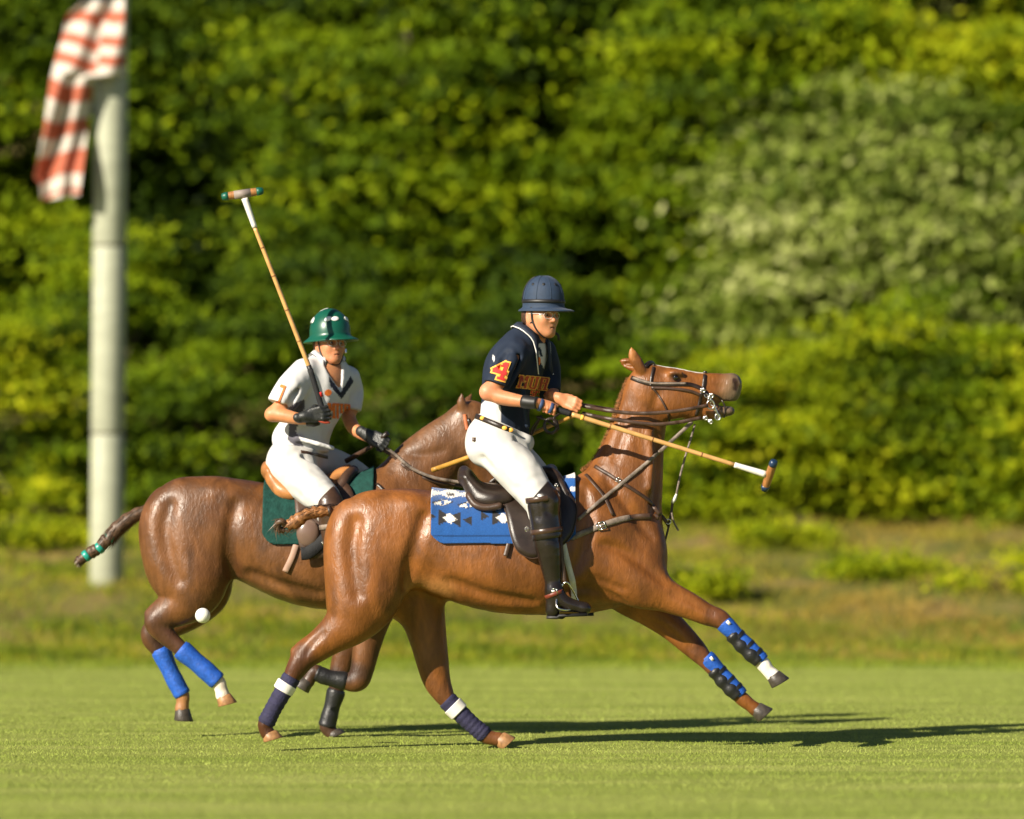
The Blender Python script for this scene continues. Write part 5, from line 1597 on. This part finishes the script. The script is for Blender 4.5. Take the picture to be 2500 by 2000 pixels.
hf.chain([HL(-.02, .020, .0), HL(.020, .026, .002), HL(.055, .021, .004)], [.016, .0115, .0090], k=.012)
V, Q = hf.mesh(.0036, 1)
pieces.append((V, Q, np.tile(SK * np.array([1.0, .9, .82]), (len(V), 1))))
# left hand on the reins
zh = np.array([.30, .25, .92]); xh2 = np.array([.88, -.2, -.42]); yh2 = np.array([.2, -.95, .25])
MH2 = np.column_stack([v / np.linalg.norm(v) for v in (xh2, yh2, zh)])
pieces.append((xf(GV, MH2, P(1402, 990, -.055)), GQ[:, ::-1], np.tile(SK * np.array([1.05, .95, .88]), (len(GV), 1))))
body_join('body', pieces, skinA, manA)
face_extras(manA, MA, cA, .045)
# wrist band, straps
cuff('wrist_band', crom([P(1277, 980, -.343), P(1296, 983, -.366), P(1312, 984, -.380)], 8), [.0365, .038, .037, .036, .035, .034, .034, .033], blackM, manA)
loop = lambda c, ax, r, n=20, fl=1.0: np.array([c + r * (math.cos(t) * basis(ax)[:, 0] + fl * math.sin(t) * basis(ax)[:, 1]) for t in np.linspace(0, 6.2832, n)])
for (a, b), r_ in (((1320, 989), .034), ((1345, 997), .031)):
    lp = loop(P(a, b, -.358), (.9, .1, -.35), r_)
    part('hand_strap', strip(lp, lp - P(a, b, -.358), .020, .004), navyBand, manA)
part('bracelet', tubeg(loop(P(1365, 979, -.02), (.8, -.3, -.3), .031, fl=.9), .0022, 6), blackM, manA)
# helmet
HM = yawm(34, 1); hcA = P(1327, 744, .0)
rx, ry, Hh = .122, .108, .163
hA = helmet(manA, HM, hcA, rx, ry, Hh, .052, .010, navyHelm, droop=.004)
bandpts = [xf(dome_pt(rx, ry, Hh, t, 1.50, off=.003)[0][None], HM, hcA)[0] for t in np.linspace(0, 6.2832, 50)]
part('helmet_band', strip(np.array(bandpts), np.array(bandpts) - hcA, .020, .004), blackM, hA)
for az in (-150, -100, -60, -15, 40, 95, 150):
    p_, n_ = dome_pt(rx, ry, Hh, R(az), .88, off=.001)
    g = disc(p_, n_, .0085)
    part('vent', (xf(g[0], HM, hcA), g[1]), blackM, hA)
for az in (-125, -80, -38, 5, 60, 120):
    sm = [xf(dome_pt(rx, ry, Hh, R(az), t, off=.0008)[0][None], HM, hcA)[0] for t in np.linspace(.12, 1.45, 18)]
    part('seam', tubeg(np.array(sm), .0016, 5), navyHelm, hA)
rg = [xf(dome_pt(rx, ry, Hh, R(-155), t, off=.003)[0][None], HM, hcA)[0] for t in np.linspace(.3, 1.5, 14)]
part('helmet_strap', strip(np.array(rg), np.array(rg) - hcA, .014, .004), blackM, hA)
p_, n_ = dome_pt(rx, ry, Hh, R(-170), 1.12, off=.003)
g = disc(p_, n_, .019, .7); part('helmet_badge', (xf(g[0], HM, hcA), g[1]), goldM, hA)
LH = lambda *q: xf(np.array([q]), MA, cA)[0]
for s in (-1, 1):
    part('chin_strap', strip(crom([LH(.020, s * .088, .04), LH(.022, s * .083, -.03), LH(.042, s * .070, -.085), LH(.064, s * .036, -.128), LH(.072, 0, -.137)], 20), crom([(0, s, 0.), (0, s, 0), (.2, s, -.5), (.2, s * .4, -1), (0, 0, -1)], 20) @ MA.T, .010, .004), blackM, hA)
part('chin_strap', strip(crom([LH(-.035, -.080, .02), LH(-.022, -.079, -.045), LH(.024, -.079, -.045)], 12), np.tile(MA @ np.array([0, -1., 0]), (12, 1)), .009, .004), blackM, hA)
part('strap_tail', strip(crom([LH(.070, .045, -.10), LH(.085, .060, -.118), LH(.080, .07, -.145)], 8), (0, -1, 0), .014, .006), blackM, hA)
# breeches
br = Field()
br.ell(P(1206, 1070, 0), (.135, .165, .13), k=0)
br.chain([P(1222, 1026), P(1210, 1062)], [.124, .146], [.88, .88], w=(0, 1, 0), k=.05)
for s, k0 in ((-1, (1318, 1224)), (1, (1338, 1218))):
    mid = ((1228 + k0[0]) / 2 - 2, (1085 + k0[1]) / 2 + 2)
    br.chain([P(1212, 1090, s * .10), P(*mid, s * .22), P(*k0, s * .33), P(k0[0] + 6, k0[1] + 30, s * .345)], [.130, .122, .093, .080], k=.06, n=14)
br.ell(P(1172, 1088, -.06), (.075, .09, .10), k=.06)
br.ell(P(1285, 1080, -.06), (.045, .06, .055), k=.05)
for pts in ([(1262, 1072, -.19), (1280, 1088, -.18), (1296, 1112, -.17)], [(1240, 1078, -.2), (1268, 1100, -.22), (1285, 1130, -.24)], [(1180, 1120, -.2), (1200, 1150, -.26)], [(1262, 1190, -.37), (1280, 1220, -.40), (1295, 1246, -.41)], [(1225, 1165, -.32), (1250, 1195, -.36)]):
    br.chain([P(*q) for q in pts], .013, k=.028, sub=True, n=8)
br0 = br.copy()
br.cut(P(1215, 1028), (.40, 0, .914), .22)
garment('breeches', br, .008, breechM, manA)
th = np.linspace(0, 6.2832, 48)
def beltloop(field, c, tilt):
    D_ = np.array([[math.cos(t), math.sin(t), -tilt * math.cos(t)] for t in th]); D_ /= np.linalg.norm(D_, axis=1)[:, None]
    return outward(field, np.tile(c, (len(th), 1)), D_, .005, .35)
belt = beltloop(br0, P(1213, 1038), .42)
belt = belt[[i for i in range(len(th)) if pxof(belt[i:i + 1])[0][0] < 1252 and belt[i, 1] < .12]]
bo = part('belt', strip(belt, belt - P(1213, 1038), .032, .008), leatherD, manA)
for (a, b) in ((1178, 1021), (1232, 1045), (1247, 1050)):
    W = proj(br, [(a, b)], .010)
    if not np.isnan(W[0, 0]):
        g = disc(W[0], (-.2, -1, 0), .012, 1.3, .0045); part('belt_stud', g, goldM, bo)
W = proj(br, [(1158, 1073)], .004)
if not np.isnan(W[0, 0]):
    part('breeches_label', strip(np.array([W[0] - np.array([.012, 0, 0]), W[0] + np.array([.012, 0, 0])]), br.grad(W)[0], .024, .003), leatherB, manA)
# boots and knee guards
for s in (-1, 1):
    dx = 0 if s < 0 else 14
    Z = lambda a, b, d=0.0: P(a + dx, b, s * (.372 + d))
    bt = Field()
    bt.chain([Z(1327, 1262, -.01), Z(1334, 1320), Z(1340, 1345), Z(1350, 1418), Z(1352, 1440)], [.074, .074, .071, .047, .044], k=0, n=14)
    bt.chain([Z(1352, 1440), Z(1349, 1492)], [.044, .040], k=.03)
    bt.chain([Z(1356, 1448), Z(1382, 1472, .01), Z(1424, 1484, .015)], [.042, .038, .031], k=.03, n=8)
    bt.ell(Z(1428, 1485, .015), (.036, .036, .030), k=.02)
    bt.cut(Z(1385, 1503), (.06, 0, -1), .25)
    ob = garment('boot', bt, .007, bootM, manA, smooth=1)
    so = strip(np.array([Z(1334, 1507), Z(1360, 1508), Z(1366, 1503), Z(1434, 1500, .015)]), (0, 0, 1), [.066, .066, .066, .072], .016)
    part('boot_sole', so, blackM, ob)
    kg = Field()
    kg.chain([Z(1322, 1200, -.02), Z(1325, 1225, -.005), Z(1330, 1262), Z(1336, 1308, .004)], [.070, .088, .086, .086], k=0, n=12)
    kg.ell(Z(1344, 1222, .01), (.045, .07, .055), k=.05)
    kg.chain([Z(1306, 1228, .085), Z(1310, 1262, .085)], [.014, .010], k=.03, sub=True)
    kg.chain([Z(1336, 1228, .095), Z(1338, 1250, .095)], [.014, .010], k=.03, sub=True)
    kg.cut(Z(1338, 1316), (.15, 0, -1), .12)
    kg.cut(Z(1318, 1196), (-.75, 0, .66), .14)
    ok_ = garment('knee_guard', kg, .007, bootM, manA, smooth=1)
    for (a, b), r_ in (((1323, 1218), .0905), ((1335, 1296), .0885)):
        lp = loop(Z(a, b), (.13, 0, -1), r_, 26)
        part('guard_strap', strip(lp, lp - Z(a, b), .030, .005), bootBrown, ok_)
    lp = loop(Z(1354, 1450), (.35, 0, -.9), .055, 24)
    part('spur_strap', strip(lp, lp - Z(1352, 1448), .022, .005), mat('red_brown_strap', (0.16, 0.03, 0.015), rough=.45), ob)
    if s < 0:
        buckle('spur_buckle', P(1354, 1444, -.425), (.95, 0, .2), (-.2, 0, .95), .026, .030, ob, .0035)

# ---------------------------------------------------------------- far rider
manB = empty('person', P(720, 1150, YB), 'rider in white jersey and green helmet holding a mallet upright', 'person')
PB = lambda a, b, c=0.0: P(a, b, YB + c)
cdB = np.array([.66, -.75, 0.0])
sh = Field()
sh.chain([PB(742, 1098), PB(744, 1060), PB(758, 1015), PB(778, 970), PB(794, 932), PB(797, 914), PB(799, 900)], [.155, .160, .165, .178, .176, .120, .078], [1.2, 1.22, 1.25, 1.3, 1.38, 1.25, 1.1], w=cdB, n=22, k=0)
sh.chain([PB(742, 908, -.13), PB(712, 945, -.20), PB(690, 978, -.235), PB(680, 996, -.245)], [.078, .086, .082, .078], k=.06, n=10)
sh.chain([PB(852, 922, .12), PB(862, 960, .15), PB(858, 1000, .13)], [.066, .062, .058], k=.05, n=10)
sh.cut(PB(684, 988, -.24), PB(680, 1002, -.245) - PB(692, 975, -.235), .13)
sh.cut(PB(858, 1002, .12), (-.1, -.2, -1), .10)
sh.ell(PB(700, 1072, -.02), (.085, .12, .085), k=.06)
for pts in ([(735, 930, -.21), (716, 965, -.27), (704, 992, -.29)], [(765, 990, -.19), (740, 1010, -.2), (720, 1012, -.2)], [(725, 1062, -.19), (770, 1070, -.21), (815, 1082, -.17)], [(720, 1082, -.19), (775, 1092, -.2)], [(845, 930, -.12), (838, 960, -.14), (846, 985, -.12)], [(748, 1030, -.19), (716, 1060, -.19)]):
    sh.chain([PB(*q) for q in pts], .017, k=.030, sub=True, n=8)
for pts in ([(728, 1070, -.17), (770, 1082, -.19), (812, 1094, -.16)], [(748, 935, -.18), (722, 985, -.24)]):
    sh.chain([PB(*q) for q in pts], .014, k=.05, n=8)
sh.cut(PB(745, 1100), (-.08, 0, -1), .32)
W = proj(sh, crom([(816, 890), (821, 906), (828, 932), (833, 954)], 7), .0, y0=YB - .6, y1=YB + .2)
sh.chain(W[~np.isnan(W[:, 0])], np.array([.062, .058, .050, .040, .028, .016, .006])[~np.isnan(W[:, 0])], k=.006, sub=True)
WT2 = np.array((0.62, 0.61, 0.60))
SB = np.array((0.52, 0.235, 0.12))
def colB(V):
    px, py = pxof(V)
    C = np.tile(WT2, (len(V), 1)); nr = V[:, 1] < YB + .1
    C[inpoly(px, py, [(802, 918), (832, 958), (856, 918), (864, 932), (834, 975), (806, 942)]) & nr] = (0.02, 0.022, 0.04)
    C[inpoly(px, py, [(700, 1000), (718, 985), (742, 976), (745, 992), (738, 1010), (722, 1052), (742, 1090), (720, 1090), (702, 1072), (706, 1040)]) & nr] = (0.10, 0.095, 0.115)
    return C
garment('jersey', sh, .0078, whiteShirt, manB, colB)
collar(manB, sh, PB(800, 898, 0), yawm(54, 18), .062, .108, .056, mat('white_collar', tuple(WT2), rough=.8, var=.03), mat('grey_piping', (0.10, 0.10, 0.12), rough=.7), gap=36)
letters('MUR', sh, (829, 1004), (32, 2), (0, -36), manB, YB, None, orangeM, 0, .02, .003)
decal('number', block([(-.3, .34, .3, .5), (.1, -.5, .3, .4, .0), (-.05, -.5, .42, -.38)]), sh, (683, 962), (22, 8), (18, -44), .005, orangeM, manB, YB)
decal('badge', disc((0, 0, 0), (0, 0, 1), .5), sh, (801, 959), (17, 3), (5, -16), .004, orangeM, manB, YB)
MB_ = yawm(60, -3, -3); cB = PB(804, 838, -.01)
bd = Field()
bd.chain([PB(744, 1060), PB(758, 1015), PB(778, 970), PB(794, 932), PB(797, 914), PB(799, 900)], [.14, .145, .162, .160, .106, .066], [1.22, 1.25, 1.3, 1.38, 1.25, 1.1], w=cdB, n=18, k=0)
bd.chain([PB(802, 868), PB(799, 900)], [.047, .058], k=.04)
bd.chain([PB(742, 908, -.13), PB(690, 985, -.24), PB(664, 1012, -.255)], [.042, .042, .040], k=.03, n=8)
bd.chain([PB(664, 1012, -.255), PB(692, 1015, -.28), PB(725, 1022, -.305), PB(764, 1027, -.33)], [.039, .041, .035, .025], k=.02, n=12)
bd.chain([PB(850, 930, .12), PB(858, 1000, .13)], [.040, .040], k=.03)
bd.chain([PB(850, 1018, .13), PB(866, 1048, .05), PB(908, 1074, -.06)], [.040, .039, .026], k=.02, n=8)
for s in (-1, 1):
    bd.chain([PB(725, 1125, s * .09), PB(800, 1220, s * .33), PB(830, 1420, s * .37)], [.055, .045, .03], k=.03)
V, Q = bd.mesh(.0068, 1)
C = np.tile(SB, (len(V), 1))
body_join('body', [(V, Q, C), (xf(HV * np.array([.96, .96, .97]), MB_, cB), HQ, HC * np.array([1.04, .98, .98]))], skinA, manB)
face_extras(manB, MB_, cB, .055)
# gloves
mzB = PB(597, 482, -.42) - PB(786, 985, -.35); mzB /= np.linalg.norm(mzB)
xg = np.array([.96, .10, .16]); yg = np.array([.0, -1, 0.05])
MG = np.column_stack([xg / np.linalg.norm(xg), yg, mzB])
gc = PB(790, 1010, -.352)
part('glove', (xf(GV * 1.10, MG, gc), GQ[:, ::-1]), gloveM, manB)
part('glove_cuff', tubeg(np.array([PB(750, 1026, -.325), PB(766, 1027, -.332), PB(776, 1024, -.338)]), [.036, .037, .036], 16), blackM, manB)
part('glove_trim', tubeg(crom([PB(768, 996, -.372), PB(765, 1010, -.380), PB(772, 1022, -.380), PB(788, 1029, -.376), PB(806, 1032, -.366)], 18), [.005] + [.0105] * 15 + [.007, .004], 8, flat=.6), redGlove, manB)
zg = np.array([.45, .2, .85]); xg2 = np.array([.82, -.25, -.5]); yg2 = np.array([.3, -.9, .3])
MG2 = np.column_stack([v / np.linalg.norm(v) for v in (xg2, yg2, zg)])
part('glove', (xf(GV * 1.08, MG2, PB(930, 1083, -.08)), GQ[:, ::-1]), gloveM, manB)
# helmet
HM = yawm(50, 2, -6) ; hcB = PB(806, 815, -.005)
HM = np.array([[math.cos(R(8)), 0, -math.sin(R(8))], [0, 1, 0], [math.sin(R(8)), 0, math.cos(R(8))]]) @ HM
rx, ry, Hh = .126, .118, .148
hB = helmet(manB, HM, hcB, rx, ry, Hh, .058, .040, greenHelm, droop=.014, power=2.0)
for az in (-135, -108, -45, -22, 30, 60):
    p_, n_ = dome_pt(rx, ry, Hh, R(az), 1.02, power=2.0, off=.001)
    g = disc(p_, n_, .0155, 1.5); part('vent', (xf(g[0], HM, hcB), g[1]), whiteP, hB)
for dz in (-6, 6):
    rg = [xf(dome_pt(rx, ry, Hh, R(-158 + dz), t, power=2.0, off=.0025)[0][None], HM, hcB)[0] for t in np.linspace(.05, 1.48, 16)]
    part('helmet_stripe', strip(np.array(rg), np.array(rg) - hcB, .007, .002), whiteP, hB)
LH = lambda *q: xf(np.array([q]), MB_, cB)[0]
for s in (-1, 1):
    part('chin_strap', strip(crom([LH(.020, s * .085, .04), LH(.022, s * .080, -.03), LH(.042, s * .068, -.083), LH(.064, s * .035, -.125), LH(.072, 0, -.133)], 20), crom([(0, s, 0.), (0, s, 0), (.2, s, -.5), (.2, s * .4, -1), (0, 0, -1)], 20) @ MB_.T, .009, .004), blackM, hB)
part('strap_buckle', strip(crom([LH(.060, .072, -.03), LH(.062, .075, -.06)], 6), MB_ @ np.array([.7, -.5, 0]), .018, .005), steelM, hB)
# breeches
br = Field()
br.ell(PB(718, 1125, 0), (.135, .165, .12), k=0)
br.chain([PB(738, 1085), PB(722, 1115)], [.130, .140], [.86, .86], k=.05)
for s, h0, k0, k1 in ((-1, (708, 1138), (756, 1186), (795, 1222)), (1, (760, 1125), (825, 1140), (882, 1172))):
    br.chain([PB(*h0, s * .11), PB(*k0, s * .23), PB(*k1, s * .33), PB(k1[0] + 8, k1[1] + 30, s * .345)], [.124, .114, .094, .078] if s < 0 else [.11, .095, .08, .07], k=.06, n=14)
br.ell(PB(688, 1135, -.05), (.075, .09, .10), k=.06)
for pts in ([(762, 1120, -.19), (775, 1140, -.18), (785, 1160, -.17)], [(740, 1118, -.2), (762, 1128, -.2), (795, 1124, -.15)], [(700, 1190, -.3), (730, 1212, -.34)]):
    br.chain([PB(*q) for q in pts], .013, k=.028, sub=True, n=8)
br0 = br.copy()
br.cut(PB(735, 1090), (.15, 0, .98), .20)
garment('breeches', br, .0085, breechM, manB)
strap('belt', br0, [(734, 1103), (752, 1106), (776, 1111), (800, 1117)], .024, leatherB, manB, YB, off=-.002, thick=.006)
for s in (-1, 1):
    dx = 0 if s < 0 else 60; ddy = 0 if s < 0 else -40
    Z = lambda a, b, d=0.0: P(a + dx, b + ddy, YB + s * (.372 + d))
    bt = Field()
    bt.chain([Z(804, 1250, -.01), Z(818, 1320), Z(822, 1345), Z(828, 1418), Z(830, 1440)], [.07, .072, .068, .046, .043], k=0, n=14)
    bt.chain([Z(830, 1440), Z(828, 1486)], [.043, .039], k=.03)
    bt.chain([Z(834, 1446), Z(859, 1468, .01), Z(896, 1480, .015)], [.041, .037, .03], k=.03, n=8)
    bt.cut(Z(862, 1496), (.06, 0, -1), .25)
    ob = garment('boot', bt, .009, bootBrown, manB, smooth=1)
    kg = Field()
    kg.chain([Z(800, 1208, -.02), Z(806, 1235, -.005), Z(814, 1270), Z(820, 1300, .004)], [.062, .084, .080, .076], k=0, n=12)
    kg.cut(Z(796, 1203), (-.70, 0, .70), .14)
    kg.cut(Z(816, 1306), (.15, 0, -1), .12)
    ok_ = garment('knee_guard', kg, .008, bootBrown, manB, smooth=1)
    lp = loop(Z(814, 1284), (.13, 0, -1), .081, 26)
    part('guard_strap', strip(lp, lp - Z(814, 1284), .030, .005), leatherG, ok_)

# ================================================================== mallets, whips and ball
def mallet(label, butt, grip_end, node_px, wrap0, end, h0, h1, yd, capm, tape, mid=None):
    e = empty('polo_mallet', P(*end, yd[2]), label, 'mallet')
    a, b, w0, c = P(*butt, yd[0]), P(*grip_end, yd[1]), P(*wrap0, yd[1] * .15 + yd[2] * .85), P(*end, yd[2])
    part('grip', tubeg(crom([a, a * .5 + b * .5, b], 14), [.010] + [.0165] * 12 + [.0175], 12), blackWeb, e)
    part('grip_pommel', tubeg(np.array([a - (b - a) / np.linalg.norm(b - a) * .012, a]), [.010, .018], 12), blackM, e)
    n = 40; t = np.linspace(0, 1, n)[:, None]
    part('shaft', tubeg(b * (1 - t) + w0 * t, np.linspace(.0135, .0120, n), 12), caneM, e)
    for k in node_px:
        q = b * (1 - k) + w0 * k; d = (w0 - b) / np.linalg.norm(w0 - b)
        part('cane_node', tubeg(np.array([q - d * .004, q, q + d * .004]), [.0135, .0148, .0135], 12), caneDark, e)
    for k, m_, ln in tape:
        q = b * (1 - k) + w0 * k; d = (w0 - b) / np.linalg.norm(w0 - b)
        part('tape', tubeg(np.array([q - d * ln / 2, q + d * ln / 2]), .0150, 12), m_, e)
    part('wrapped_end', tubeg(crom([w0, w0 * .5 + c * .5, c], 12), np.linspace(.0145, .019, 12), 12), whiteTape, e)
    A_, B_ = h0, h1
    d = B_ - A_; ln = np.linalg.norm(d); d = d / ln
    tt = np.linspace(0, 1, 22)
    rr = .0235 * (1 - np.abs(tt * 2 - 1) ** 6 * .28)
    part('head', tubeg(A_ + d * ln * (.06 + .88 * tt)[:, None], rr, 18), woodHead, e)
    for q0, q1, r0, r1 in ((0, .16, .0170, .0225), (1, .84, .0170, .0225)):
        part('head_cap', tubeg(np.array([A_ + d * ln * (q0 + (q1 - q0) * u) for u in (0, .08, .6, 1)]), [.012, r0 + .002, r1 + .001, r1 + .0012], 18), capm, e)
    if mid is not None:
        part('head_band', tubeg(np.array([A_ + d * ln * .30, A_ + d * ln * .70]), .0243, 18), mid, e)
    return e
ca = P(1878, 1161, -.37)
dA = np.array([.52, -.70, .86]); ax_ = P(1394, 1011, -.35) - ca; ax_ /= np.linalg.norm(ax_); dA -= (dA @ ax_) * ax_; dA /= np.linalg.norm(dA)
mallet('cane mallet pointing forward and down in the navy rider’s hand', (1318, 988), (1394, 1011), [.24, .50, .80], (1793, 1135), (1870, 1158.5), ca - dA * .105, ca + dA * .105, (-.345, -.348, -.37),
       mat('navy_cap', (0.012, 0.03, 0.07), rough=.3), [(.07, goldM, .018)])
cb = PB(592, 473, -.42)
mallet('upright cane mallet raised by the green-helmeted rider', (796, 1028), (757, 902), [.20, .42, .66, .86], (622, 556), (597, 484), PB(541, 481, -.42), PB(643, 466, -.42), (YB - .35, YB - .36, YB - .42),
       mat('green_cap', (0.005, 0.09, 0.055), rough=.4), [(.0, blackM, .05), (-.18, redM, .03)], mat('grey_band', (0.25, 0.20, 0.17), rough=.6))
wh = lambda pts, r: tubeg(np.array(pts), r, 8)
wA = empty('whip', P(1400, 1026, .02), 'yellow riding whip tucked behind the navy rider’s hip', 'whip')
part('shaft', wh([P(1404, 1014, -.04), P(1250, 1080, .22), P(1160, 1111, .33), P(1068, 1143.5, .44)], [.010, .0125, .0135, .0140]), mat('yellow_whip', (0.42, 0.22, 0.035), rough=.45, var=.15), wA)
part('tip', wh([P(1070, 1143, .438), P(1055, 1148, .455)], [.0142, .0140]), mat('yellow_whip_tip', (0.36, 0.19, 0.03), rough=.5), wA)
wB = empty('whip', PB(930, 1080, -.05), 'brown riding whip below the green-helmeted rider’s rein hand', 'whip')
part('shaft', wh([PB(938, 1066, -.10), PB(905, 1092, -.05), PB(845, 1126, .05)], [.012, .013, .016]), leatherB, wB)
part('grip', wh([PB(946, 1058, -.12), PB(926, 1076, -.08)], [.016, .014]), leatherD, wB)
bc = P(495, 1503, -.2)
a = np.linspace(0, math.pi, 15)
bg_ = lathe([(max(.0425 * math.sin(t), 1e-4), .0425 * math.cos(t)) for t in a], 26)
ball = thing('polo_ball', (bg_[0] + bc, bg_[1]), mat('white_ball', (0.80, 0.78, 0.70), rough=.4, var=.06, scale=60, bump=.15, bscale=120), 'white polo ball in the air beside the far horse’s hocks', 'ball')
